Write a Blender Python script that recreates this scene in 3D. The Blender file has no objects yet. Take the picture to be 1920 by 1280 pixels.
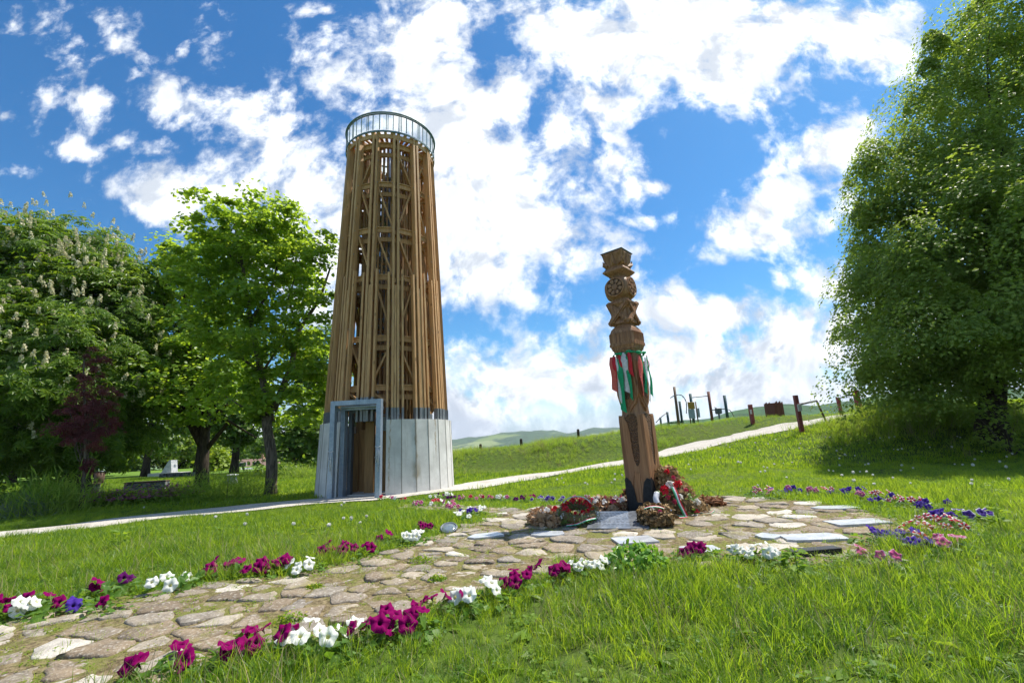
import bpy, bmesh, math, random
import numpy as np
from mathutils import Vector, Matrix

rng = np.random.default_rng(7)
random.seed(7)
D = bpy.data
scene = bpy.context.scene
COL = scene.collection
R_ = math.radians

# ------------------------------------------------------------------ camera
FPX, PITCH, ROLL, EYE = 853.33, R_(12.56), R_(-2.7), 1.1
def _rx(a): c, s = math.cos(a), math.sin(a); return np.array([[1, 0, 0], [0, c, -s], [0, s, c]])
def _rz(a): c, s = math.cos(a), math.sin(a); return np.array([[c, -s, 0], [s, c, 0], [0, 0, 1]])
CAMR = _rx(math.pi / 2 + PITCH) @ _rz(ROLL)
cam_data = D.cameras.new('camera')
cam = D.objects.new('camera', cam_data)
COL.objects.link(cam)
cam_data.sensor_width = 36.0
cam_data.lens = 16.0
cam_data.clip_start = 0.05
cam_data.clip_end = 20000
m4 = Matrix([list(CAMR[i]) + [0.0] for i in range(3)] + [[0, 0, 0, 1]])
cam.matrix_world = Matrix.Translation((0, 0, EYE)) @ m4
scene.camera = cam

def ray(px, py):
    return CAMR @ np.array([(px - 960) / FPX, -(py - 640) / FPX, -1.0])
def at(px, py, y):
    d = ray(px, py); return np.array([0, 0, EYE]) + d * (y / d[1])
def flat(px, py, z=0.0):
    d = ray(px, py); return np.array([0, 0, EYE]) + d * ((z - EYE) / d[2])

# ------------------------------------------------------------------ sun, sky
SUN_EL = R_(60)
SUN_H = np.array([0.85, 0.53]); SUN_H /= np.linalg.norm(SUN_H)
sun_dir = Vector((SUN_H[0] * math.cos(SUN_EL), SUN_H[1] * math.cos(SUN_EL), math.sin(SUN_EL)))
sl = D.lights.new('sun', 'SUN'); sl.energy = 3.5; sl.angle = R_(0.55); sl.color = (1.0, 0.94, 0.84)
so = D.objects.new('sun', sl); COL.objects.link(so)
so.rotation_euler = sun_dir.to_track_quat('Z', 'Y').to_euler()
so.location = (20, 10, 40)
scene.view_settings.view_transform = 'Standard'
scene.view_settings.look = 'None'
scene.view_settings.exposure = 1.10
scene.view_settings.gamma = 1.0

class NT:
    """small node-tree helper"""
    def __init__(s, nt): s.nt = nt; s.n = nt.nodes; s.l = nt.links
    def put(s, sock, v):
        if v is None: return
        if isinstance(v, bpy.types.NodeSocket): s.l.new(v, sock)
        else:
            if sock.type == 'RGBA' and not isinstance(v, (int, float)) and len(v) == 3: v = tuple(v) + (1.0,)
            sock.default_value = v
    def node(s, t, ins=None, **kw):
        n = s.n.new(t)
        for k, v in kw.items(): setattr(n, k, v)
        for k, v in (ins or {}).items(): s.put(n.inputs[k], v)
        return n
    def math(s, op, a, b=None, c=None, clamp=False):
        n = s.node('ShaderNodeMath', operation=op, use_clamp=clamp)
        for i, v in enumerate((a, b, c)): s.put(n.inputs[i], v)
        return n.outputs[0]
    def vmath(s, op, a, b=None, scale=None):
        n = s.node('ShaderNodeVectorMath', operation=op)
        s.put(n.inputs[0], a); s.put(n.inputs[1], b)
        if scale is not None: s.put(n.inputs['Scale'], scale)
        return n.outputs['Value'] if op in ('LENGTH', 'DOT_PRODUCT') else n.outputs[0]
    def mix(s, f, a, b, mode='MIX'):
        n = s.node('ShaderNodeMix', data_type='RGBA', blend_type=mode)
        s.put(n.inputs['Factor'], f); s.put(n.inputs['A'], a) if False else None
        ra = [i for i in n.inputs if i.name == 'A' and i.type == 'RGBA'][0]
        rb = [i for i in n.inputs if i.name == 'B' and i.type == 'RGBA'][0]
        s.put(ra, a); s.put(rb, b)
        return [o for o in n.outputs if o.type == 'RGBA'][0]
    def noise(s, vec=None, scale=5, detail=4, rough=0.55, dist=0.0, out='Fac', dim='3D'):
        n = s.node('ShaderNodeTexNoise', noise_dimensions=dim)
        if vec is not None: s.l.new(vec, n.inputs['Vector'])
        n.inputs['Scale'].default_value = scale; n.inputs['Detail'].default_value = detail
        n.inputs['Roughness'].default_value = rough; n.inputs['Distortion'].default_value = dist
        return n.outputs['Fac'] if out == 'Fac' else n.outputs['Color']
    def smooth(s, v, lo, hi, a=0.0, b=1.0):
        n = s.node('ShaderNodeMapRange', interpolation_type='SMOOTHSTEP')
        for k, x in zip(('Value', 'From Min', 'From Max', 'To Min', 'To Max'), (v, lo, hi, a, b)): s.put(n.inputs[k], x)
        return n.outputs[0]
    def mapping(s, vec, loc=(0, 0, 0), rot=(0, 0, 0), scl=(1, 1, 1), vt='POINT'):
        n = s.node('ShaderNodeMapping', vector_type=vt)
        s.l.new(vec, n.inputs['Vector'])
        n.inputs['Location'].default_value = loc; n.inputs['Rotation'].default_value = rot; n.inputs['Scale'].default_value = scl
        return n.outputs[0]

def build_world():
    w = D.worlds.new('World'); scene.world = w; w.use_nodes = True
    t = NT(w.node_tree); t.n.clear()
    tc = t.node('ShaderNodeTexCoord')
    dvec = tc.outputs['Generated']
    sky = t.node('ShaderNodeTexSky', sky_type='NISHITA', sun_disc=False)
    sky.sun_elevation = SUN_EL
    sky.sun_rotation = math.atan2(SUN_H[0], SUN_H[1])
    sky.air_density = 1.0; sky.dust_density = 0.6; sky.ozone_density = 2.2; sky.altitude = 200
    blue = t.node('ShaderNodeHueSaturation', {'Color': sky.outputs[0], 'Saturation': 1.28, 'Value': 0.95})
    sep = t.node('ShaderNodeSeparateXYZ', {0: dvec})
    dx, dy, dz = sep.outputs
    yy = t.math('MAXIMUM', dy, 0.08)
    X = t.math('DIVIDE', dx, yy); Z = t.math('DIVIDE', dz, yy)
    P = t.node('ShaderNodeCombineXYZ', {0: X, 1: Z}).outputs[0]
    w1 = t.noise(P, 4.0, 3, 0.55, out='Color')
    Pw = t.vmath('ADD', P, t.vmath('SCALE', t.vmath('SUBTRACT', w1, (0.5, 0.5, 0.5)), scale=0.16))
    # direction of each cloud, read off as a sky bearing: (bearing x, bearing y, width, height, turn, weight)
    C = [(295, 358, 110, 42, 8, 1), (172, 272, 42, 20, 5, .8), (230, 258, 30, 14, 0, .7), (290, 288, 36, 18, 22, .7),
         (140, 120, 85, 38, 55, .75), (185, 175, 50, 46, 60, .85), (310, 185, 80, 46, 42, .95), (400, 90, 50, 36, 60, .55),
         (330, 90, 26, 16, 0, .5), (440, 215, 75, 50, 30, .8), (520, 270, 125, 90, 42, 1), (570, 350, 130, 90, 25, 1.1),
         (470, 345, 100, 55, 10, 1), (660, 130, 110, 60, 15, .9), (800, 80, 100, 130, 20, 1.1), (830, 220, 150, 130, 0, 1.2),
         (690, 90, 60, 40, 20, .6), (900, 360, 150, 160, 10, 1.3), (960, 175, 60, 75, 20, .9), (1000, 430, 110, 110, 30, 1.1), (900, 480, 160, 110, 0, 1.1),
         (1050, 260, 60, 60, 0, .9), (950, 545, 130, 45, 5, .85), (1140, 532, 80, 20, -12, .5), (1160, 290, 70, 50, 30, .75),
         (1225, 330, 55, 26, -5, .85), (1150, 250, 46, 24, 10, .7), (1130, 185, 110, 44, 5, 1), (1120, 75, 160, 95, 5, 1.3),
         (1290, 60, 210, 100, 8, 1.4), (1340, 140, 85, 55, 30, 1), (1000, 30, 55, 50, 0, .8), (1600, 75, 150, 80, -5, 1.0), (1480, 45, 90, 60, 0, 1.1),
         (1700, 40, 80, 60, 0, .8), (1550, 285, 130, 62, -34, 1.1), (1450, 395, 135, 52, -15, 1), (1490, 440, 140, 36, -10, .9), (1400, 440, 80, 30, 10, .8),
         (1150, 440, 56, 28, 0, .6), (1190, 410, 30, 15, 0, .6), (1150, 472, 80, 24, 0, .6),
         (1130, 615, 75, 52, 0, 1), (1260, 595, 95, 52, 0, 1.1), (1375, 582, 90, 44, 0, 1.1), (1000, 720, 240, 75, 0, 1.1), (1250, 690, 240, 80, 0, 1.2),
         (1480, 650, 130, 70, 0, 1.1), (1550, 545, 65, 65, 0, 1), (1400, 730, 300, 75, 0, 1.2), (900, 770, 150, 60, 0, 1), (1580, 620, 80, 80, 0, 1.0), (1700, 620, 120, 90, 0, 1.0),
         (20, 30, 26, 50, 20, .5), (90, 175, 26, 30, 20, .5), (10, 205, 24, 16, 0, .6), (215, 60, 60, 22, 60, .45), (590, 20, 60, 14, 10, .4), (30, 315, 26, 12, 0, .4),
         (500, 440, 120, 60, 10, 1.0), (600, 470, 130, 110, 0, 1.1), (1355, 225, 16, 10, 0, .45), (1350, 355, 18, 14, 0, .45), (1265, 245, 26, 10, 0, .4)]
    acc = None
    for cx, cy, rx, ry, rot, wt in C:
        def g(px, py):
            d = ray(px, py); return np.array([d[0], d[2]]) / d[1]
        a = R_(rot); c0 = g(cx, cy)
        v1 = (g(cx + rx * math.cos(a), cy + rx * math.sin(a)) - g(cx - rx * math.cos(a), cy - rx * math.sin(a))) / 2
        v2 = (g(cx - ry * math.sin(a), cy + ry * math.cos(a)) - g(cx + ry * math.sin(a), cy - ry * math.cos(a))) / 2
        m = t.mapping(Pw, (c0[0], c0[1], 0), (0, 0, math.atan2(v1[1], v1[0])), (np.linalg.norm(v1), np.linalg.norm(v2), 1), 'TEXTURE')
        ln = t.vmath('LENGTH', m)
        v = t.math('MULTIPLY_ADD', ln, -0.62 * wt, wt)
        acc = v if acc is None else t.math('MAXIMUM', acc, v)
    acc = t.math('MAXIMUM', acc, -0.35)
    n1 = t.noise(P, 5.5, 10, 0.62, 0.35)
    n2 = t.noise(P, 19.0, 8, 0.62, 0.2)
    gen = t.math('MULTIPLY_ADD', t.noise(dvec, 2.6, 6, 0.6), 2.2, -0.85)
    front = t.smooth(dy, 0.12, 0.3)
    base = t.node('ShaderNodeMix', {0: front, 2: gen, 3: acc}, data_type='FLOAT').outputs[0]
    f = t.math('ADD', base, t.math('MULTIPLY_ADD', n1, 2.3, -1.15))
    f = t.math('ADD', f, t.math('MULTIPLY_ADD', n2, 1.3, -0.65))
    alpha = t.smooth(f, 0.16, 0.88)
    low = t.smooth(dz, 0.05, 0.5, 1.0, 0.0)
    alpha = t.math('MAXIMUM', alpha, t.math('MULTIPLY', t.smooth(dz, 0.0, 0.2, 1.0, 0.0), t.smooth(n1, 0.15, 0.6, 0.55, 0.95)))
    # grey bellies where the cloud is thick
    n3 = t.noise(P, 6.5, 7, 0.58, 0.5)
    n4 = t.noise(t.vmath('ADD', P, (0.035, -0.05, 0.0)), 5.5, 10, 0.62, 0.35)      # same billows seen a little sunward: their difference lights one flank
    rel = t.smooth(t.math('SUBTRACT', n4, n1), -0.10, 0.14)
    dk = t.math('MULTIPLY', t.smooth(n3, 0.36, 0.64), t.math('MULTIPLY_ADD', low, 0.35, 0.62))
    dk = t.math('MAXIMUM', dk, t.math('MULTIPLY', rel, t.math('MULTIPLY_ADD', low, 0.15, 0.85)))
    cc = t.mix(dk, (0.76, 0.77, 0.78), (0.28, 0.315, 0.37))
    skyc = t.mix(1.0, blue.outputs[0], (0.50, 0.90, 1.0), 'MULTIPLY')
    bg1 = t.node('ShaderNodeBackground', {'Color': skyc, 'Strength': 0.079})
    bg2 = t.node('ShaderNodeBackground', {'Color': cc, 'Strength': 1.0})
    mx = t.node('ShaderNodeMixShader', {0: alpha, 1: bg1.outputs[0], 2: bg2.outputs[0]})
    t.node('ShaderNodeOutputWorld', {'Surface': mx.outputs[0]})
    w.cycles.sampling_method = 'MANUAL'; w.cycles.sample_map_resolution = 512
build_world()
scene.cycles.max_bounces = 8
scene.cycles.diffuse_bounces = 4
scene.cycles.transmission_bounces = 6
scene.cycles.transparent_max_bounces = 12
scene.cycles.caustics_reflective = False
scene.cycles.caustics_refractive = False
scene.cycles.use_denoising = True

# ------------------------------------------------------------------ materials
def new_mat(name):
    m = D.materials.new(name); m.use_nodes = True
    t = NT(m.node_tree); t.n.clear()
    return m, t
def finish(t, col, rough=0.6, bump=None, bstr=0.3, bdist=0.01, metal=0.0, spec=0.5, trans=None, tcol=None):
    p = t.node('ShaderNodeBsdfPrincipled', {'Base Color': col, 'Roughness': rough, 'Metallic': metal, 'Specular IOR Level': spec})
    if bump is not None:
        b = t.node('ShaderNodeBump', {'Height': bump, 'Strength': bstr, 'Distance': bdist})
        t.l.new(b.outputs[0], p.inputs['Normal'])
    out = p.outputs[0]
    if trans:
        tr = t.node('ShaderNodeBsdfTranslucent', {'Color': tcol})
        out = t.node('ShaderNodeMixShader', {0: trans, 1: out, 2: tr.outputs[0]}).outputs[0]
    t.node('ShaderNodeOutputMaterial', {'Surface': out})
def obj_co(t): return t.node('ShaderNodeTexCoord').outputs['Object']
def pos(t): return t.node('ShaderNodeNewGeometry').outputs['Position']
def attr(t, n='rnd'): return t.node('ShaderNodeAttribute', attribute_name=n).outputs['Fac']

def plain(name, col, rough=0.6, metal=0.0, var=0.12, scale=12, bstr=0.15, spec=0.4):
    m, t = new_mat(name)
    n = t.noise(obj_co(t), scale, 5)
    c = t.mix(t.smooth(n, 0.3, 0.7), tuple(x * (1 - var) for x in col), tuple(min(1, x * (1 + var)) for x in col))
    finish(t, c, rough, n, bstr, 0.004, metal, spec)
    return m
def leaf_mat(name, c1, c2, t1, t2, tr=0.45, rough=0.5, spec=0.35):
    m, t = new_mat(name)
    r = attr(t)
    big = t.noise(pos(t), 0.55, 3)
    f = t.math('ADD', t.math('MULTIPLY', r, 0.65), t.math('MULTIPLY', t.smooth(big, 0.3, 0.7), 0.35))
    finish(t, t.mix(f, c1, c2), rough, spec=spec, trans=tr, tcol=t.mix(f, t1, t2))
    return m
def wood_mat(name, dark, mid, light, grain=38.0, stretch=0.045, axis=2, rough=0.62, bstr=0.5, grey=0.0):
    m, t = new_mat(name)
    co = obj_co(t); r = attr(t)
    off = t.node('ShaderNodeCombineXYZ', {0: t.math('MULTIPLY', r, 37.0), 1: t.math('MULTIPLY', r, 11.0)}).outputs[0]
    v = t.vmath('ADD', co, off)
    sc = [1, 1, 1]; sc[axis] = stretch
    ms = t.mapping(v, scl=tuple(sc))
    n1 = t.noise(ms, grain, 6, 0.6, 0.4)
    n2 = t.noise(ms, grain * 0.3, 3, 0.5)
    kn = t.node('ShaderNodeTexVoronoi', {'Vector': t.mapping(v, scl=tuple([3.2 if i != axis else 1.7 for i in range(3)])), 'Scale': 1.0, 'Randomness': 1.0})
    knot = t.smooth(kn.outputs['Distance'], 0.05, 0.13, 1, 0)
    c = t.mix(t.smooth(n1, 0.34, 0.66), dark, light)
    c = t.mix(t.math('MULTIPLY', t.smooth(n2, 0.35, 0.65), 0.6), c, mid)
    c = t.mix(t.math('MULTIPLY', r, 0.45), c, tuple(x * 0.62 for x in mid))
    if grey: c = t.mix(t.math('MULTIPLY', t.smooth(t.noise(v, 1.3, 5), 0.42, 0.7), grey), c, (0.27, 0.235, 0.20))
    c = t.mix(t.math('MULTIPLY', knot, 0.75), c, tuple(x * 0.45 for x in dark))
    finish(t, c, rough, n1, bstr, 0.006, spec=0.35)
    return m

M = {}
M['tower_wood'] = wood_mat('larch_boards', (0.33, 0.165, 0.06), (0.57, 0.315, 0.125), (0.72, 0.45, 0.205), 40, 0.04, rough=0.6, bstr=0.35, grey=0.10)
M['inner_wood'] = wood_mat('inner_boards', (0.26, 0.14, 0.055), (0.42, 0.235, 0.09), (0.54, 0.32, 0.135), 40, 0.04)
M['carved'] = wood_mat('carved_oak', (0.14, 0.058, 0.024), (0.32, 0.148, 0.064), (0.47, 0.255, 0.125), 34, 0.05, rough=0.48, bstr=0.6, grey=0.16)
M['red_wood'] = wood_mat('red_stained_wood', (0.10, 0.028, 0.018), (0.19, 0.058, 0.034), (0.25, 0.09, 0.055), 40, 0.05)
M['old_wood'] = wood_mat('weathered_wood', (0.075, 0.045, 0.03), (0.15, 0.095, 0.06), (0.22, 0.15, 0.10), 40, 0.05)

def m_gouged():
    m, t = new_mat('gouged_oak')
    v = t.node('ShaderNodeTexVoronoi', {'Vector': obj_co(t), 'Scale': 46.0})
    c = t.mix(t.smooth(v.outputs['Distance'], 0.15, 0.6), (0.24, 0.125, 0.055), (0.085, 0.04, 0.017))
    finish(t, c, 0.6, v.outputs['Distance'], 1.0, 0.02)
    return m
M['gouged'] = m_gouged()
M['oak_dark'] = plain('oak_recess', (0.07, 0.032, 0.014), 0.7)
M['shoe'] = plain('black_steel', (0.018, 0.02, 0.024), 0.55, 0.2, 0.4, 20)
def m_galv(name, c1, c2, rough, metal):
    m, t = new_mat(name)
    co = obj_co(t)
    v = t.node('ShaderNodeTexVoronoi', {'Vector': co, 'Scale': 24.0}).outputs['Color']
    f = t.node('ShaderNodeSeparateColor', {0: v}).outputs[0]
    n = t.noise(t.mapping(co, scl=(6, 6, 0.8)), 1.0, 5)
    c = t.mix(t.math('ADD', t.math('MULTIPLY', f, 0.35), t.math('MULTIPLY', t.smooth(n, 0.3, 0.7), 0.65)), c1, c2)
    finish(t, c, rough, n, 0.08, 0.004, metal, 0.5)
    return m
M['galv'] = m_galv('galvanised_steel', (0.20, 0.25, 0.32), (0.38, 0.44, 0.52), 0.42, 0.55)
M['galv_dark'] = m_galv('dark_steel', (0.075, 0.09, 0.11), (0.15, 0.17, 0.2), 0.5, 0.4)
M['shoe_steel'] = m_galv('shoe_steel', (0.16, 0.17, 0.18), (0.26, 0.27, 0.285), 0.5, 0.4)
M['rail'] = m_galv('green_grey_steel', (0.09, 0.15, 0.15), (0.16, 0.24, 0.24), 0.42, 0.3)
def m_glass():
    m, t = new_mat('rail_glass')
    tr = t.node('ShaderNodeBsdfTransparent', {'Color': (0.95, 0.98, 0.975)})
    gl = t.node('ShaderNodeBsdfGlossy', {'Color': (1, 1, 1), 'Roughness': 0.05})
    df = t.node('ShaderNodeBsdfTranslucent', {'Color': (0.75, 0.82, 0.82)})
    a = t.node('ShaderNodeMixShader', {0: 0.05, 1: tr.outputs[0], 2: df.outputs[0]})
    b = t.node('ShaderNodeMixShader', {0: 0.06, 1: a.outputs[0], 2: gl.outputs[0]})
    t.node('ShaderNodeOutputMaterial', {'Surface': b.outputs[0]})
    return m
M['glass'] = m_glass()
def m_concrete():
    m, t = new_mat('cast_concrete')
    co = obj_co(t); r = attr(t)
    n = t.noise(co, 2.2, 7, 0.62)
    st = t.noise(t.mapping(co, scl=(7, 7, 0.35)), 1.0, 5, 0.6)
    fine = t.noise(co, 60, 3)
    c = t.mix(t.smooth(n, 0.3, 0.72), (0.52, 0.51, 0.485), (0.70, 0.69, 0.66))
    c = t.mix(t.math('MULTIPLY', t.smooth(st, 0.56, 0.72), 0.4), c, (0.30, 0.275, 0.22))
    c = t.mix(t.math('MULTIPLY', r, 0.25), c, (0.36, 0.36, 0.35))
    por = t.node('ShaderNodeTexVoronoi', {'Vector': co, 'Scale': 16.0}).outputs['Distance']
    c = t.mix(t.smooth(por, 0.035, 0.07, 0.55, 0), c, (0.16, 0.155, 0.15))
    # rust-brown runs below two of the steel shoes
    s = t.node('ShaderNodeSeparateXYZ', {0: co})
    ang = t.math('ARCTAN2', s.outputs[0], t.math('MULTIPLY', s.outputs[1], -1.0))
    wob = t.math('MULTIPLY_ADD', t.noise(co, 3.0, 4), 0.10, -0.05)
    for a0, zz, wd in ((0.665, 0.0, 0.028), (0.30, 0.0, 0.016), (1.02, 0.7, 0.02), (-0.95, 0.3, 0.02)):
        dd = t.math('ABSOLUTE', t.math('SUBTRACT', t.math('ADD', ang, wob), a0))
        k = t.math('MULTIPLY', t.smooth(dd, 0.0, wd, 1, 0), t.smooth(t.noise(co, 5.0, 4), 0.3, 0.6))
        k = t.math('MULTIPLY', k, t.smooth(s.outputs[2], zz, zz + 0.5))
        c = t.mix(t.math('MULTIPLY', k, 0.75), c, (0.30, 0.21, 0.11))
    dd = t.math('ABSOLUTE', t.math('SUBTRACT', t.math('ADD', ang, wob), 0.665))
    k = t.math('MULTIPLY', t.smooth(dd, 0.02, 0.09, 1, 0), t.math('MULTIPLY', t.smooth(s.outputs[2], 0.35, 0.5), t.smooth(s.outputs[2], 0.7, 0.95, 1, 0)))
    c = t.mix(t.math('MULTIPLY', k, 0.6), c, (0.28, 0.225, 0.14))
    finish(t, c, 0.82, t.math('ADD', n, t.math('MULTIPLY', fine, 0.3)), 0.35, 0.01, spec=0.3)
    return m
M['concrete'] = m_concrete()
M['seam'] = plain('concrete_seam', (0.25, 0.235, 0.205), 0.9)

def m_ground():
    m, t = new_mat('lawn_soil')
    p = pos(t)
    n = t.noise(p, 0.35, 5); n2 = t.noise(p, 9.0, 5)
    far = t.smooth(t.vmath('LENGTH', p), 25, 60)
    c = t.mix(t.smooth(n2, 0.35, 0.65), (0.045, 0.075, 0.012), (0.085, 0.135, 0.02))
    c = t.mix(t.math('MULTIPLY', t.smooth(n, 0.4, 0.7), 0.5), c, (0.10, 0.12, 0.025))
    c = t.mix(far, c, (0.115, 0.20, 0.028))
    finish(t, c, 0.9, n2, 0.6, 0.03, spec=0.1)
    return m
M['ground'] = m_ground()
def m_path():
    m, t = new_mat('pale_gravel')
    p = pos(t)
    v = t.node('ShaderNodeTexVoronoi', {'Vector': p, 'Scale': 42.0})
    n = t.noise(p, 1.2, 6, 0.6)
    f = t.node('ShaderNodeSeparateColor', {0: v.outputs['Color']}).outputs[0]
    c = t.mix(f, (0.36, 0.33, 0.29), (0.56, 0.53, 0.48))
    c = t.mix(t.math('MULTIPLY', t.smooth(n, 0.5, 0.7), 0.6), c, (0.33, 0.28, 0.22))
    finish(t, c, 0.92, v.outputs['Distance'], 0.5, 0.01, spec=0.15)
    return m
M['path'] = m_path()
def m_bed():
    m, t = new_mat('mossy_sand')
    p = pos(t)
    n = t.noise(p, 2.6, 6, 0.6); n2 = t.noise(p, 30, 5, 0.65)
    c = t.mix(t.smooth(n2, 0.35, 0.68), (0.10, 0.075, 0.042), (0.27, 0.215, 0.12))
    c = t.mix(t.math('MULTIPLY', t.smooth(n, 0.45, 0.62), 0.75), c, (0.15, 0.165, 0.035))
    finish(t, c, 0.95, n2, 0.9, 0.02, spec=0.1)
    return m
M['bed'] = m_bed()
def m_stone():
    m, t = new_mat('flagstone')
    p = pos(t); r = attr(t)
    n = t.noise(p, 5.0, 8, 0.65); n2 = t.noise(p, 38, 5, 0.6)
    ramp = t.node('ShaderNodeValToRGB')
    t.l.new(r, ramp.inputs[0])
    e = ramp.color_ramp.elements
    e[0].position = 0.0; e[0].color = (0.17, 0.13, 0.09, 1)
    e[1].position = 1.0; e[1].color = (0.64, 0.60, 0.54, 1)
    for q, cc in ((0.3, (0.27, 0.205, 0.135, 1)), (0.55, (0.25, 0.22, 0.185, 1)), (0.8, (0.35, 0.285, 0.20, 1))):
        x = e.new(q); x.color = cc
    c = t.mix(t.smooth(n, 0.38, 0.68), ramp.outputs[0], t.mix(0.55, ramp.outputs[0], (0.09, 0.075, 0.06)))
    c = t.mix(t.math('MULTIPLY', t.smooth(n2, 0.5, 0.72), 0.55), c, (0.60, 0.57, 0.51))
    c = t.mix(t.math('MULTIPLY', t.smooth(t.noise(p, 3.1, 5), 0.56, 0.68), 0.5), c, (0.25, 0.22, 0.06))
    finish(t, c, 0.8, t.math('ADD', n, t.math('MULTIPLY', n2, 0.45)), 0.9, 0.03, spec=0.25)
    return m
M['stone'] = m_stone()
def m_marble(name, c1, c2, rough):
    m, t = new_mat(name)
    n = t.noise(obj_co(t), 7, 7, 0.6, 0.6)
    finish(t, t.mix(t.smooth(n, 0.35, 0.65), c1, c2), rough, n, 0.06, 0.003, spec=0.5)
    return m
M['marble'] = m_marble('white_marble', (0.36, 0.375, 0.40), (0.52, 0.53, 0.55), 0.25)
M['granite'] = m_marble('polished_granite', (0.10, 0.11, 0.125), (0.19, 0.20, 0.22), 0.1)
M['engraving'] = plain('engraving', (0.085, 0.09, 0.10), 0.6)
M['grass'] = leaf_mat('grass_blades', (0.085, 0.18, 0.010), (0.20, 0.29, 0.020), (0.27, 0.47, 0.014), (0.58, 0.70, 0.04), 0.52, 0.42, 0.4)
M['bank_grass'] = leaf_mat('long_grass', (0.09, 0.19, 0.02), (0.26, 0.34, 0.06), (0.26, 0.47, 0.02), (0.58, 0.68, 0.09), 0.5, 0.5, 0.3)
M['deep_grass'] = leaf_mat('deep_green_grass', (0.035, 0.10, 0.010), (0.085, 0.165, 0.018), (0.12, 0.28, 0.012), (0.26, 0.42, 0.03), 0.42, 0.42, 0.4)
M['straw'] = leaf_mat('dry_stalk', (0.30, 0.25, 0.11), (0.42, 0.36, 0.19), (0.3, 0.25, 0.1), (0.4, 0.35, 0.15), 0.2, 0.7, 0.2)
M['weed'] = leaf_mat('weed_leaves', (0.10, 0.20, 0.016), (0.20, 0.31, 0.025), (0.30, 0.48, 0.02), (0.50, 0.62, 0.04), 0.45)
M['moss'] = leaf_mat('stonecrop_moss', (0.15, 0.18, 0.022), (0.33, 0.30, 0.06), (0.25, 0.28, 0.02), (0.45, 0.42, 0.06), 0.3)
M['yellow'] = leaf_mat('yellow_bloom', (0.62, 0.55, 0.02), (0.7, 0.62, 0.05), (0.5, 0.45, 0.02), (0.6, 0.5, 0.05), 0.3)
M['sedum'] = leaf_mat('fleshy_leaves', (0.10, 0.24, 0.035), (0.20, 0.38, 0.05), (0.26, 0.50, 0.03), (0.42, 0.65, 0.06), 0.35, 0.38, 0.5)
M['petleaf'] = leaf_mat('petunia_leaves', (0.06, 0.15, 0.02), (0.13, 0.24, 0.03), (0.2, 0.38, 0.02), (0.34, 0.5, 0.04), 0.4)
M['chestnut'] = leaf_mat('chestnut_leaves', (0.05, 0.115, 0.012), (0.15, 0.24, 0.022), (0.17, 0.34, 0.014), (0.44, 0.58, 0.035), 0.42, 0.42, 0.4)
M['ash'] = leaf_mat('broad_leaves', (0.075, 0.16, 0.018), (0.20, 0.31, 0.032), (0.32, 0.52, 0.02), (0.62, 0.76, 0.06), 0.52, 0.42, 0.4)
M['linden'] = leaf_mat('linden_leaves', (0.10, 0.165, 0.032), (0.25, 0.33, 0.065), (0.28, 0.43, 0.03), (0.53, 0.64, 0.07), 0.48, 0.48, 0.35)
M['backleaf'] = leaf_mat('distant_leaves', (0.045, 0.10, 0.014), (0.13, 0.21, 0.025), (0.16, 0.32, 0.015), (0.38, 0.52, 0.04), 0.42)
M['limeleaf'] = leaf_mat('lime_leaves', (0.14, 0.22, 0.02), (0.26, 0.34, 0.03), (0.40, 0.55, 0.02), (0.6, 0.7, 0.05), 0.5)
M['purple'] = leaf_mat('purple_leaves', (0.065, 0.020, 0.026), (0.17, 0.055, 0.06), (0.22, 0.04, 0.04), (0.42, 0.10, 0.085), 0.38)
M['greyleaf'] = leaf_mat('grey_leaves', (0.12, 0.155, 0.09), (0.21, 0.25, 0.16), (0.2, 0.26, 0.12), (0.3, 0.36, 0.2), 0.3)
M['candle'] = leaf_mat('chestnut_candles', (0.52, 0.48, 0.30), (0.68, 0.65, 0.46), (0.55, 0.5, 0.28), (0.6, 0.58, 0.35), 0.3)
M['pinkbed'] = leaf_mat('pink_ground_flowers', (0.24, 0.07, 0.14), (0.40, 0.16, 0.25), (0.3, 0.08, 0.15), (0.4, 0.15, 0.2), 0.3)
M['dry'] = leaf_mat('dried_flowers', (0.24, 0.145, 0.062), (0.52, 0.35, 0.165), (0.2, 0.12, 0.05), (0.35, 0.22, 0.09), 0.2, 0.8)
M['dryred'] = leaf_mat('dried_fern', (0.16, 0.065, 0.03), (0.30, 0.14, 0.06), (0.2, 0.07, 0.03), (0.3, 0.12, 0.05), 0.2, 0.8)
M['drydark'] = leaf_mat('withered_leaves', (0.06, 0.042, 0.022), (0.18, 0.125, 0.055), (0.1, 0.06, 0.03), (0.2, 0.12, 0.05), 0.15, 0.8)
M['wicker'] = leaf_mat('tan_straw', (0.36, 0.22, 0.12), (0.60, 0.42, 0.26), (0.3, 0.15, 0.08), (0.4, 0.25, 0.1), 0.15, 0.75)
def m_bark(name, a, b):
    m, t = new_mat(name)
    co = pos(t)
    n = t.noise(t.mapping(co, scl=(1, 1, 0.22)), 16, 7, 0.65, 0.4)
    finish(t, t.mix(t.smooth(n, 0.35, 0.65), a, b), 0.9, n, 1.0, 0.04, spec=0.2)
    return m
M['bark'] = m_bark('grey_bark', (0.06, 0.047, 0.035), (0.17, 0.14, 0.105))
M['bark_dark'] = m_bark('dark_bark', (0.028, 0.021, 0.016), (0.08, 0.06, 0.045))
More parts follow.
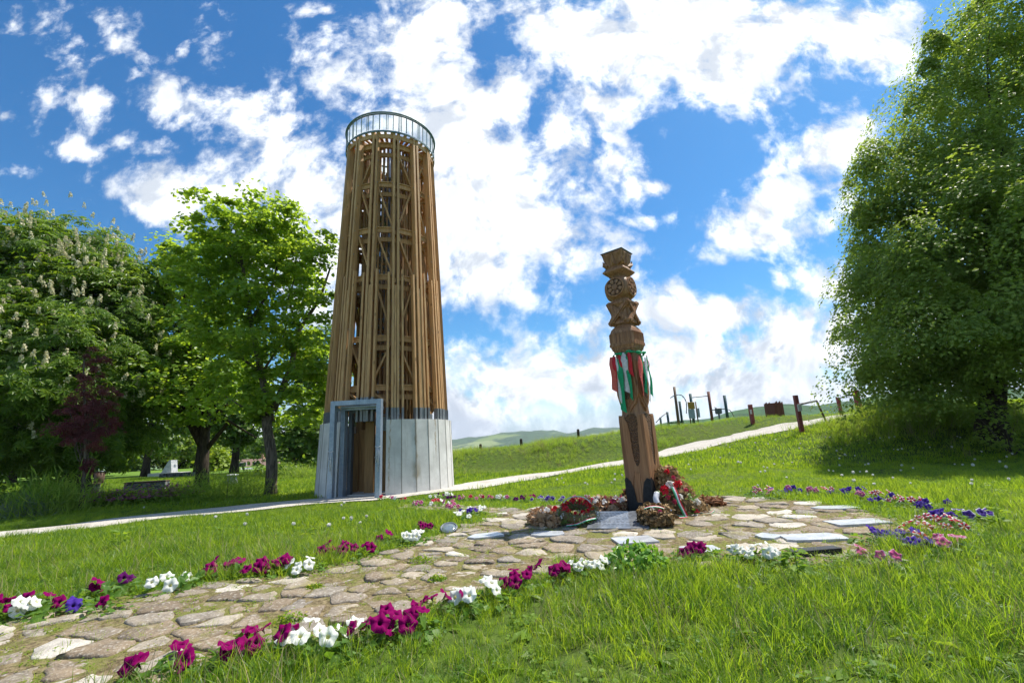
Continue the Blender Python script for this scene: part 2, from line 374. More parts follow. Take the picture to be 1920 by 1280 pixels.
def petal(name, col, throat, edge=None, stripe=None, tr=0.35):
    """petunia petal: throat colour, optional white star rays or pale rim, laid out in the bloom's own coordinates"""
    m, t = new_mat(name)
    co = obj_co(t); s = t.node('ShaderNodeSeparateXYZ', {0: attr_vec(t, 'uvp')})
    r, a = s.outputs[0], s.outputs[1]
    c = t.mix(t.smooth(r, 0.12, 0.34), throat, col)
    if stripe:
        sn = t.math('COSINE', t.math('MULTIPLY', a, 5.0))
        c = t.mix(t.math('MULTIPLY', t.smooth(sn, 0.1, 0.55), t.smooth(r, 0.2, 0.4)), c, stripe)
    if edge: c = t.mix(t.smooth(r, 0.78, 0.95), c, edge)
    vein = t.math('COSINE', t.math('MULTIPLY', a, 35.0))
    c = t.mix(t.smooth(vein, 0.6, 1.0, 0, 0.22), c, tuple(x * 0.55 for x in col))
    finish(t, c, 0.75, spec=0.08, trans=tr, tcol=c)
    return m
def attr_vec(t, n): return t.node('ShaderNodeAttribute', attribute_name=n).outputs['Vector']
M['magenta'] = petal('magenta_petal', (0.25, 0.001, 0.105), (0.05, 0.0, 0.035))
M['white'] = petal('white_petal', (0.82, 0.83, 0.76), (0.66, 0.64, 0.25), tr=0.3)
M['violet'] = petal('violet_petal', (0.085, 0.035, 0.34), (0.03, 0.01, 0.08))
M['plum'] = petal('dark_purple_petal', (0.11, 0.008, 0.11), (0.03, 0.0, 0.03))
M['pink'] = petal('pink_petal', (0.55, 0.10, 0.26), (0.6, 0.4, 0.3), edge=(0.72, 0.45, 0.55))
M['redwhite'] = petal('red_white_petal', (0.48, 0.01, 0.07), (0.5, 0.3, 0.2), stripe=(0.85, 0.8, 0.78))
M['red'] = petal('coral_red_petal', (0.56, 0.025, 0.06), (0.4, 0.05, 0.05), edge=(0.7, 0.35, 0.35))
M['violetwhite'] = petal('white_edged_petal', (0.10, 0.05, 0.30), (0.05, 0.02, 0.1), edge=(0.8, 0.8, 0.8))
def cloth(name, c):
    m, t = new_mat(name)
    n = t.noise(obj_co(t), 30, 4)
    cc = t.mix(t.smooth(n, 0.35, 0.65), tuple(x * 0.85 for x in c), c)
    finish(t, cc, 0.55, n, 0.15, 0.003, spec=0.3, trans=0.3, tcol=cc)
    return m
M['rib_red'] = cloth('red_ribbon', (0.74, 0.03, 0.05)); M['rib_pink'] = cloth('faded_red_ribbon', (0.78, 0.17, 0.14))
M['rib_white'] = cloth('white_ribbon', (0.84, 0.84, 0.87)); M['rib_green'] = cloth('green_ribbon', (0.02, 0.45, 0.20))
M['rose'] = leaf_mat('red_rose', (0.50, 0.004, 0.016), (0.68, 0.012, 0.035), (0.5, 0.01, 0.02), (0.6, 0.02, 0.03), 0.25)
M['rosepink'] = leaf_mat('deep_pink_rose', (0.45, 0.02, 0.08), (0.6, 0.06, 0.14), (0.5, 0.02, 0.06), (0.6, 0.04, 0.1), 0.25)
M['mum'] = leaf_mat('white_bloom', (0.70, 0.69, 0.66), (0.82, 0.81, 0.78), (0.7, 0.7, 0.65), (0.8, 0.8, 0.75), 0.25)
M['black'] = plain('black_plastic', (0.02, 0.02, 0.022), 0.45)
M['lens'] = plain('lamp_lens', (0.16, 0.20, 0.23), 0.12, 0.0, 0.1, 8, 0.02, 0.8)
M['teal'] = plain('teal_painted_steel', (0.03, 0.075, 0.08), 0.5, 0.2)
M['ochre'] = plain('ochre_board', (0.36, 0.21, 0.03), 0.6)
M['bluegrey'] = plain('pale_blue_board', (0.30, 0.37, 0.42), 0.55)
M['post_steel'] = plain('grey_tube', (0.16, 0.16, 0.155), 0.5, 0.5)
M['post_red'] = plain('faded_red_paint', (0.21, 0.048, 0.045), 0.65, 0.0, 0.35, 25)
M['gabion'] = None
def m_rubble(name, a, b, s):
    m, t = new_mat(name)
    co = pos(t)
    v = t.node('ShaderNodeTexVoronoi', {'Vector': t.mapping(co, scl=(1, 1, 1.8)), 'Scale': s})
    e = t.node('ShaderNodeTexVoronoi', {'Vector': t.mapping(co, scl=(1, 1, 1.8)), 'Scale': s}, feature='DISTANCE_TO_EDGE')
    f = t.node('ShaderNodeSeparateColor', {0: v.outputs['Color']}).outputs[0]
    c = t.mix(f, a, b)
    c = t.mix(t.smooth(e.outputs['Distance'], 0.0, 0.1, 1, 0), c, tuple(x * 0.35 for x in a))
    finish(t, c, 0.85, e.outputs['Distance'], 0.8, 0.03)
    return m
M['gabion'] = m_rubble('gabion_stone', (0.14, 0.14, 0.14), (0.40, 0.39, 0.37), 7.0)
M['slatewall'] = m_rubble('slate_wall', (0.06, 0.062, 0.068), (0.17, 0.17, 0.18), 4.5)
M['plaster'] = plain('ochre_plaster', (0.42, 0.27, 0.16), 0.85); M['roof'] = plain('brown_tiles', (0.20, 0.13, 0.10), 0.8, 0, 0.3, 30)
M['paleplaster'] = plain('pale_plaster', (0.50, 0.49, 0.47), 0.85)
M['window'] = plain('window_glass', (0.03, 0.035, 0.04), 0.1)
M['bin'] = plain('rust_brown_bin', (0.11, 0.06, 0.04), 0.7)
def m_hill(name, wood, field):
    m, t = new_mat(name)
    p = pos(t)
    n = t.noise(p, 0.0035, 5, 0.6); n2 = t.noise(p, 0.03, 6, 0.65)
    v = t.node('ShaderNodeTexVoronoi', {'Vector': t.mapping(p, scl=(1, 0.5, 1)), 'Scale': 0.006})
    f = t.node('ShaderNodeSeparateColor', {0: v.outputs['Color']}).outputs[0]
    fc = t.mix(f, field, (0.26, 0.30, 0.12))
    wc = t.mix(t.smooth(n2, 0.35, 0.65), wood, tuple(x * 1.9 for x in wood))
    s = t.node('ShaderNodeSeparateXYZ', {0: p})
    k = t.math('ADD', n, t.math('MULTIPLY', s.outputs[2], 0.0022))
    c = t.mix(t.smooth(k, 0.44, 0.52), fc, wc)
    finish(t, c, 0.95, n2, 1.0, 4.0, spec=0.05)
    return m
M['hill_far'] = m_hill('far_hillside', (0.030, 0.060, 0.022), (0.14, 0.20, 0.05))
M['hill_near'] = m_hill('near_hillside', (0.03, 0.07, 0.02), (0.12, 0.19, 0.04))

# ------------------------------------------------------------------ object helpers
class MB:
    """collects boxes, tubes and sheets; build() links them as ONE mesh object"""
    def __init__(s): s.v = []; s.f = []; s.r = []; s.mi = []; s.cur = 0; s.smooth = []; s.sm = False
    def face_add(s, vs, fs, r=None):
        o = len(s.v); s.v += [tuple(map(float, p)) for p in vs]
        r = random.random() if r is None else r
        s.r += [r] * len(vs)
        for f in fs: s.f.append(tuple(i + o for i in f)); s.mi.append(s.cur); s.smooth.append(s.sm)
    def box(s, c, size, ax=None, r=None, bev=0.0):
        c = np.array(c, float); A = np.eye(3) if ax is None else np.array(ax, float)
        h = np.array(size, float) / 2
        if bev <= 0:
            vs = [c + A.T @ (h * np.array(k)) for k in ((-1, -1, -1), (1, -1, -1), (1, 1, -1), (-1, 1, -1), (-1, -1, 1), (1, -1, 1), (1, 1, 1), (-1, 1, 1))]
            s.face_add(vs, [(3, 2, 1, 0), (4, 5, 6, 7), (0, 1, 5, 4), (1, 2, 6, 5), (2, 3, 7, 6), (3, 0, 4, 7)], r); return
        vs = []
        for dz, k in ((-1, bev), (-1, 0), (1, 0), (1, bev)):
            for dx, dy in ((-1, -1), (1, -1), (1, 1), (-1, 1)):
                z = dz * (h[2] - (0 if k else bev))
                vs.append(c + A.T @ np.array([dx * (h[0] - k), dy * (h[1] - k), z]))
        fs = [(3, 2, 1, 0), (12, 13, 14, 15)]
        for q in range(3):
            for i in range(4): a = q * 4; fs.append((a + i, a + (i + 1) % 4, a + 4 + (i + 1) % 4, a + 4 + i))
        s.face_add(vs, fs, r)
    def bar(s, p, q, wx, wy, up=(0, 0, 1), r=None):
        """square bar from p to q; wx across (p->q x up), wy along up"""
        p = np.array(p, float); q = np.array(q, float); d = q - p; L = np.linalg.norm(d); d /= L
        u = np.array(up, float); x = np.cross(d, u)
        if np.linalg.norm(x) < 1e-4: x = np.cross(d, np.array([1.0, 0, 0]))
        x /= np.linalg.norm(x); u = np.cross(x, d)
        s.box((p + q) / 2, (wx, wy, L), np.array([x, u, d]), r)
    def tube(s, pts, rad, n=8, r=None, cap=True):
        pts = [np.array(p, float) for p in pts]; rad = rad if hasattr(rad, '__len__') else [rad] * len(pts)
        vs = []; x = None
        for i, p in enumerate(pts):
            d = pts[min(i + 1, len(pts) - 1)] - pts[max(i - 1, 0)]; d /= (np.linalg.norm(d) + 1e-9)
            if x is None:
                x = np.cross(d, [0, 0, 1.0])
                if np.linalg.norm(x) < 1e-3: x = np.cross(d, [1.0, 0, 0])
            x = x - d * np.dot(x, d); x /= np.linalg.norm(x); y = np.cross(d, x)
            for k in range(n):
                a = 2 * math.pi * k / n; vs.append(p + rad[i] * (x * math.cos(a) + y * math.sin(a)))
        fs = []
        for i in range(len(pts) - 1):
            for k in range(n): a = i * n; fs.append((a + k, a + (k + 1) % n, a + n + (k + 1) % n, a + n + k))
        if cap: fs.append(tuple(range(n))[::-1]); fs.append(tuple(range((len(pts) - 1) * n, len(pts) * n)))
        sm = s.sm; s.sm = True; s.face_add(vs, fs, r); s.sm = sm
    def lathe(s, prof, n=24, c=(0, 0, 0), r=None, smooth=True, a0=0, cap=True):
        vs = []
        for rr, z in prof:
            for k in range(n): a = a0 + 2 * math.pi * k / n; vs.append((c[0] + rr * math.cos(a), c[1] + rr * math.sin(a), c[2] + z))
        fs = []
        for i in range(len(prof) - 1):
            for k in range(n): a = i * n; fs.append((a + k, a + (k + 1) % n, a + n + (k + 1) % n, a + n + k))
        if cap: fs.append(tuple(range(n))[::-1]); fs.append(tuple(range((len(prof) - 1) * n, len(prof) * n)))
        sm = s.sm; s.sm = smooth; s.face_add(vs, fs, r); s.sm = sm
    def sqloft(s, prof, r=0.3, e=4, cr=0.03, ns=4):
        """square-section loft: prof = (z, half width[, corner radius])"""
        vs = []; n = 4 * (ns + 1)
        for q in prof:
            z, w = q[0], q[1]; c = min(q[2] if len(q) > 2 else cr, w * 0.98)
            for ix in range(4):
                cx, cy = ((1, 1), (-1, 1), (-1, -1), (1, -1))[ix]
                for k in range(ns + 1):
                    a = ix * math.pi / 2 + k / ns * math.pi / 2
                    vs.append((cx * (w - c) + c * math.cos(a), cy * (w - c) + c * math.sin(a), z))
        fs = []
        for i in range(len(prof) - 1):
            for k in range(n): a = i * n; fs.append((a + k, a + (k + 1) % n, a + n + (k + 1) % n, a + n + k))
        fs.append(tuple(range(n))[::-1]); fs.append(tuple(range((len(prof) - 1) * n, len(prof) * n)))
        s.face_add(vs, fs, r)
    def extrude(s, poly, org, ux, uy, un, d0, d1, r=None):
        """extrude 2-D polygon (u,v) from depth d0 to d1 along un"""
        org, ux, uy, un = [np.array(a, float) for a in (org, ux, uy, un)]
        n = len(poly)
        vs = [org + ux * u + uy * v + un * d0 for u, v in poly] + [org + ux * u + uy * v + un * d1 for u, v in poly]
        fs = [tuple(range(n))[::-1], tuple(range(n, 2 * n))] + [(i, (i + 1) % n, n + (i + 1) % n, n + i) for i in range(n)]
        s.face_add(vs, fs, r)
    def build(s, name, mats, parent=None, loc=None, autosmooth=False):
        me = D.meshes.new(name); me.from_pydata(s.v, [], s.f)
        for m in (mats if isinstance(mats, (list, tuple)) else [mats]): me.materials.append(m)
        me.polygons.foreach_set('material_index', s.mi)
        me.polygons.foreach_set('use_smooth', s.smooth)
        a = me.attributes.new('rnd', 'FLOAT', 'POINT'); a.data.foreach_set('value', np.array(s.r, np.float32))
        me.update()
        return link(name, me, parent, loc)
def link(name, me, parent=None, loc=None):
    o = D.objects.new(name, me); COL.objects.link(o)
    if parent is not None: o.parent = parent
    if loc is not None: o.location = tuple(map(float, loc))
    return o
def np_mesh(name, V, Fq, mat, rnd=None, smooth=False, extra=None):
    """mesh from numpy arrays; Fq is (n,k) with one k for all faces"""
    me = D.meshes.new(name); n, k = Fq.shape
    me.vertices.add(len(V)); me.vertices.foreach_set('co', np.ascontiguousarray(V, np.float32).ravel())
    me.loops.add(n * k); me.loops.foreach_set('vertex_index', np.ascontiguousarray(Fq, np.int32).ravel())
    me.polygons.add(n); me.polygons.foreach_set('loop_start', np.arange(n, dtype=np.int32) * k)
    me.polygons.foreach_set('use_smooth', np.full(n, smooth))
    for m in (mat if isinstance(mat, (list, tuple)) else [mat]): me.materials.append(m)
    if rnd is not None:
        a = me.attributes.new('rnd', 'FLOAT', 'POINT'); a.data.foreach_set('value', np.ascontiguousarray(rnd, np.float32))
    me.update(calc_edges=True); me.validate()
    return me
def tag(o, label=None, cat=None, group=None, kind=None):
    if label: o['label'] = label
    if cat: o['category'] = cat
    if group: o['group'] = group
    if kind: o['kind'] = kind
    return o
def thing(name, label, cat, loc=(0, 0, 0), rz=0.0, group=None):
    o = D.objects.new(name, None); COL.objects.link(o); o.empty_display_size = 0.1
    o.location = tuple(map(float, loc)); o.rotation_euler = (0, 0, rz)
    return tag(o, label, cat, group)
def copy_of(o, parent=None):
    c = o.copy(); COL.objects.link(c)
    if parent is not None: c.parent = parent
    return c

# ------------------------------------------------------------------ terrain
def sst(x, a, b): t = np.clip((x - a) / (b - a), 0, 1); return t * t * (3 - 2 * t)
FX = [-40, -10, -2.6, 1, 4, 7, 9.5, 12, 16, 30, 60]
FY = [23, 21.5, 20.2, 19.8, 19.5, 20.4, 20.3, 20.0, 21.0, 24, 30]
def terrain(x, y):
    x = np.asarray(x, float); y = np.asarray(y, float)
    low = -0.15 * sst(y, 7, 12) * sst(-x, -4, 0) - 0.06 * sst(-x, 5, 9) * sst(y, 5, 10)
    rise = np.interp(x, [0, 2, 4, 7, 9, 11, 14, 20, 30, 80], [0, .05, .17, .47, .82, 1.14, 1.62, 1.8, 1.95, 2.1])
    low = low + rise * np.where(x < 4, sst(y, 4, 17), sst(y, 4 + 8.5 * sst(x, 4, 8), 17 + 1.5 * sst(x, 4, 8)))
    low = low + 0.35 * np.exp(-((x - 14.2) / 1.6) ** 2 - ((y - 16.6) / 1.3) ** 2)
    foot = np.interp(x, FX, FY)
    t = sst((y - foot), -0.2, 3.2)
    top = np.interp(x, [-9, -3.2, .8, 5.4, 7.3, 9.7, 11.6, 13.7, 16], [.35, .68, .95, 1.34, 1.42, 1.64, 1.78, 1.80, 1.70])
    fade = sst(x, -9.5, -5.0)
    bank = np.maximum(top - low, 0) * t * fade
    z = low + bank
    r = np.hypot(x, y)
    z = z - 1.1 * sst(y, 24, 44) * sst(x, -9, -3)
    z = z - 26 * sst(r, 75, 420)
    z = z + 0.018 * np.sin(x * 1.7 + y * 0.6) * np.sin(y * 1.3 - x * 0.4) * sst(y, 7.5, 10) * (1 - sst(r, 40, 80))
    return z
def T1(x, y): return float(terrain(x, y))
def on(px, py):
    """where a sight line at this bearing meets the terrain"""
    d = ray(px, py); ts = np.concatenate([np.linspace(1.5, 60, 4000)])
    p = np.array([0, 0, EYE]) + ts[:, None] * d
    h = p[:, 2] - terrain(p[:, 0], p[:, 1])
    i = np.argmax(h < 0) if (h < 0).any() else len(ts) - 1
    q = p[i].copy(); q[2] = T1(q[0], q[1]); return q

xs = np.concatenate([-np.geomspace(4500, 34, 36), np.arange(-32, -14, 0.5), np.arange(-14, 19, 0.22), np.arange(19, 40, 0.6), np.geomspace(41, 4500, 36)])
ys = np.concatenate([-np.geomspace(4000, 6, 16), np.arange(-5, 1, 0.5), np.arange(1, 28, 0.22), np.arange(28, 50, 0.7), np.geomspace(51, 4500, 40)])
GX, GY = np.meshgrid(xs, ys)
GZ = terrain(GX, GY)
nx, ny = len(xs), len(ys)
idx = np.arange(nx * ny).reshape(ny, nx)
quads = np.stack([idx[:-1, :-1], idx[:-1, 1:], idx[1:, 1:], idx[1:, :-1]], -1).reshape(-1, 4)
gm = np_mesh('ground', np.stack([GX, GY, GZ], -1).reshape(-1, 3), quads, M['ground'], smooth=True)
tag(link('ground', gm), kind='structure')

def catmull(pts, n=12):
    P = np.array(pts, float); out = []
    Q = np.vstack([2 * P[0] - P[1], P, 2 * P[-1] - P[-2]])
    for i in range(1, len(Q) - 2):
        for k in range(n):
            t = k / n
            out.append(0.5 * ((2 * Q[i]) + (-Q[i - 1] + Q[i + 1]) * t + (2 * Q[i - 1] - 5 * Q[i] + 4 * Q[i + 1] - Q[i + 2]) * t ** 2 + (-Q[i - 1] + 3 * Q[i] - 3 * Q[i + 1] + Q[i + 2]) * t ** 3))
    out.append(P[-1]); return np.array(out)
PATH_PX = [(-330, 1040), (0, 1004), (300, 968), (600, 939.5), (760, 926), (870, 914), (1000, 893), (1180, 866), (1300, 840), (1400, 818), (1480, 801)]
pathc = [on(*p)[:2] for p in PATH_PX] + [np.array([13.6, 19.2]), np.array([17, 20.2]), np.array([24, 23])]
PC = catmull(pathc, 14)
PW = np.interp(np.arange(len(PC)), [0, 30, 50, 80, 110, len(PC)], [0.95, 0.95, 0.80, 0.9, 1.2, 1.25])
def path_dist(x, y):
    """signed gap to the path edge (negative on the path)"""
    P = np.stack([x, y], -1); best = np.full(len(P), 1e9)
    for i in range(len(PC) - 1):
        a, b = PC[i], PC[i + 1]; ab = b - a
        t = np.clip(((P - a) @ ab) / (ab @ ab + 1e-9), 0, 1)
        d = np.linalg.norm(P - (a + t[:, None] * ab), axis=1) - PW[i]
        best = np.minimum(best, d)
    return best
def build_path():
    V = []; F = []
    m = 9; L = catmull(PC[::1], 4); W = np.interp(np.linspace(0, 1, len(L)), np.linspace(0, 1, len(PC)), PW)
    for i, p in enumerate(L):
        d = L[min(i + 1, len(L) - 1)] - L[max(i - 1, 0)]; d /= np.linalg.norm(d); nrm = np.array([-d[1], d[0]])
        for k in range(m):
            s = (k / (m - 1) * 2 - 1); w = W[i] * (1 + 0.05 * math.sin(i * 0.11 + s * 2) * abs(s) + 0.03 * math.sin(i * 0.31 + 2 * s))
            q = p + nrm * s * w
            V.append((q[0], q[1], T1(*q) + 0.045 - 0.02 * s * s))
    for i in range(len(L) - 1):
        for k in range(m - 1): a = i * m + k; F.append((a, a + 1, a + m + 1, a + m))
    me = np_mesh('gravel_path', np.array(V), np.array(F), M['path'], smooth=True)
    tag(link('gravel_path', me), kind='structure')
build_path()

# stone paving: a round platform, the walk to the front left and the short walk to the gravel path
def G2(px, py): return flat(px, py)[:2]
CIRC = np.array([1.9, 6.35]); CR = 2.42
circle = [CIRC + CR * np.array([math.cos(a) * 1.06, math.sin(a) * (0.94 if math.sin(a) < 0 else 1.0)]) for a in np.linspace(0, 2 * math.pi, 40, endpoint=False)]
walk = [G2(-330, 1195), G2(0, 1165), G2(230, 1122), G2(400, 1094), G2(570, 1078), G2(690, 1046), G2(800, 1012), G2(890, 980), G2(1000, 990), G2(1060, 1085), G2(950, 1112), G2(850, 1142), G2(730, 1190), G2(600, 1222), G2(450, 1250), G2(270, 1296), G2(-160, 1400)]
stub = [G2(738, 944), G2(790, 936), G2(905, 947), G2(1010, 955), G2(960, 975), G2(880, 963)]
def inpoly(x, y, poly):
    P = np.array(poly); c = np.zeros(len(x), bool); j = len(P) - 1
    for i in range(len(P)):
        a = ((P[i, 1] > y) != (P[j, 1] > y)) & (x < (P[j, 0] - P[i, 0]) * (y - P[i, 1]) / (P[j, 1] - P[i, 1] + 1e-12) + P[i, 0])
        c ^= a; j = i
    return c
def paved(x, y):
    x = np.atleast_1d(np.asarray(x, float)); y = np.atleast_1d(np.asarray(y, float))
    return inpoly(x, y, circle) | inpoly(x, y, walk) | inpoly(x, y, stub)
def build_paving():
    g = 0.06
    X = np.arange(-7, 5.2, g); Yv = np.arange(0.6, 11.2, g)
    gx, gy = np.meshgrid(X, Yv); jx = gx + rng.uniform(-.02, .02, gx.shape); jy = gy + rng.uniform(-.02, .02, gx.shape)
    V = np.stack([jx, jy, terrain(jx, jy) + 0.012 + rng.uniform(0, .01, gx.shape)], -1).reshape(-1, 3)
    ii = np.arange(gx.size).reshape(gx.shape)
    q = np.stack([ii[:-1, :-1], ii[:-1, 1:], ii[1:, 1:], ii[1:, :-1]], -1).reshape(-1, 4)
    cen = V[q].mean(1); keep = paved(cen[:, 0], cen[:, 1])
    q = q[keep]; u, inv = np.unique(q, return_inverse=True)
    me = np_mesh('paving_bed', V[u], inv.reshape(q.shape), M['bed'], smooth=True)
    tag(link('paving_bed', me), kind='structure')
    # irregular flagstones: relaxed points, clipped cells
    pts = []
    cand = np.stack([rng.uniform(-7, 5.2, 26000), rng.uniform(0.6, 11.2, 26000)], -1)
    cand = cand[paved(cand[:, 0], cand[:, 1])]
    for p in cand:
        sp = random.choice((.17, .2, .23)) if p[0] < -0.3 else random.choice((.24, .32, .42))
        if all(math.hypot((p - q)[0] * 0.74, (p - q)[1] * 1.22) > sp for q in pts): pts.append(p)
    pts = np.array(pts)
    gh = np.stack([rng.uniform(-7.6, 5.8, 9000), rng.uniform(0.2, 11.6, 9000)], -1); gh = gh[~paved(gh[:, 0], gh[:, 1])]
    dmin = np.min(np.linalg.norm(gh[:, None] - pts[None], axis=2), 1); gh = gh[(dmin > .13) & (dmin < .3)]
    allp = np.concatenate([pts, gh])
    mb = MB(); mb.sm = False
    for i, p in enumerate(pts):
        poly = [p + 0.42 * np.array([math.cos(a), math.sin(a)]) for a in np.linspace(0, 2 * math.pi, 14, endpoint=False)]
        nb = allp[np.argsort(((allp - p) ** 2).sum(1))[1:26]]
        gap = random.uniform(0.008, 0.03)
        for q in nb:
            d = q - p; L = np.linalg.norm(d); d /= L; lim = L / 2 - gap
            new = []
            for k in range(len(poly)):
                a, b = poly[k], poly[(k + 1) % len(poly)]; da, db = (a - p) @ d - lim, (b - p) @ d - lim
                if da <= 0: new.append(a)
                if da * db < 0: new.append(a + (b - a) * (da / (da - db)))
            poly = new
            if len(poly) < 3: break
        if len(poly) < 3: continue
        # subdivide and roughen the outline
        out = []
        for k in range(len(poly)):
            a, b = poly[k], poly[(k + 1) % len(poly)]; n = max(1, int(np.linalg.norm(b - a) / 0.05))
            for j in range(n): out.append(a + (b - a) * j / n + rng.normal(0, 0.006, 2))
        out = [o + (p - o) * 0.06 * (np.linalg.norm(o - p) > 0.2) for o in out]
        n = len(out); z0 = T1(*p); h = random.uniform(0.012, 0.034); tl = rng.normal(0, 0.03, 2); r = random.random()
        def zz(o, k): return z0 + h * k + (o - p) @ tl
        vs = [(o[0], o[1], z0 - 0.02) for o in out]
        vs += [(o[0], o[1], zz(o, 0.72) + rng.normal(0, .003)) for o in out]
        for sc, k in ((0.945, 1.0), (0.6, 1.04)):
            vs += [(*(p + (o - p) * sc + rng.normal(0, .004, 2)), zz(o, k) + rng.normal(0, .0035)) for o in out]
        vs.append((p[0], p[1], zz(p, 1.1)))
        fs = []
        for lv in range(3):
            for k in range(n): fs.append((lv * n + k, lv * n + (k + 1) % n, (lv + 1) * n + (k + 1) % n, (lv + 1) * n + k))
        for k in range(n): fs.append((3 * n + k, 3 * n + (k + 1) % n, 4 * n))
        mb.face_add(vs, fs, r)
    mb.smooth = [True] * len(mb.f)
    tag(mb.build('stone_paving', M['stone']), kind='structure')
build_paving()

# far hills
def build_hills():
    def ridge(name, mat, x0, x1, y0, y1, prof, base):
        X = np.linspace(x0, x1, 160); Yv = np.linspace(y0, y1, 40)
        gx, gy = np.meshgrid(X, Yv); u = (gy - y0) / (y1 - y0)
        hh = np.interp(gx, prof[0], prof[1])
        rough = 0.06 * np.sin(gx * 0.011 + gy * 0.004) + 0.05 * np.sin(gx * 0.027 - gy * 0.013) + 0.03 * np.sin(gx * 0.061) + 0.02 * np.sin(gx * .13 + gy * .07)
        z = base + (hh - base) * np.sin(np.clip(u * 1.05, 0, 1) * math.pi / 2 * 1.25).clip(0, 1) * (1 + rough * u)
        ii = np.arange(gx.size).reshape(gx.shape)
        q = np.stack([ii[:-1, :-1], ii[:-1, 1:], ii[1:, 1:], ii[1:, :-1]], -1).reshape(-1, 4)
        tag(link(name, np_mesh(name, np.stack([gx, gy, z], -1).reshape(-1, 3), q, mat, smooth=True)), kind='structure')
    def pr(pxs, y):
        a = [at(px, py, y) for px, py in pxs]; return [p[0] for p in a], [p[2] for p in a]
    ridge('far_hills', M['hill_far'], -3500, 2600, 1900, 3000, pr([(-300, 850), (300, 836), (600, 834), (800, 832), (850, 826), (900, 822), (955, 812), (990, 808), (1030, 811), (1060, 815), (1110, 803), (1150, 804), (1200, 802), (1300, 800), (1450, 790), (1900, 778)], 3000), -60)
    ridge('near_hills', M['hill_near'], 150, 1500, 700, 1000, pr([(1000, 835), (1150, 822), (1215, 800), (1300, 788), (1380, 771), (1450, 764), (1520, 757), (1580, 750), (1640, 745), (1700, 742), (1900, 745)], 1000), -30)
build_hills()
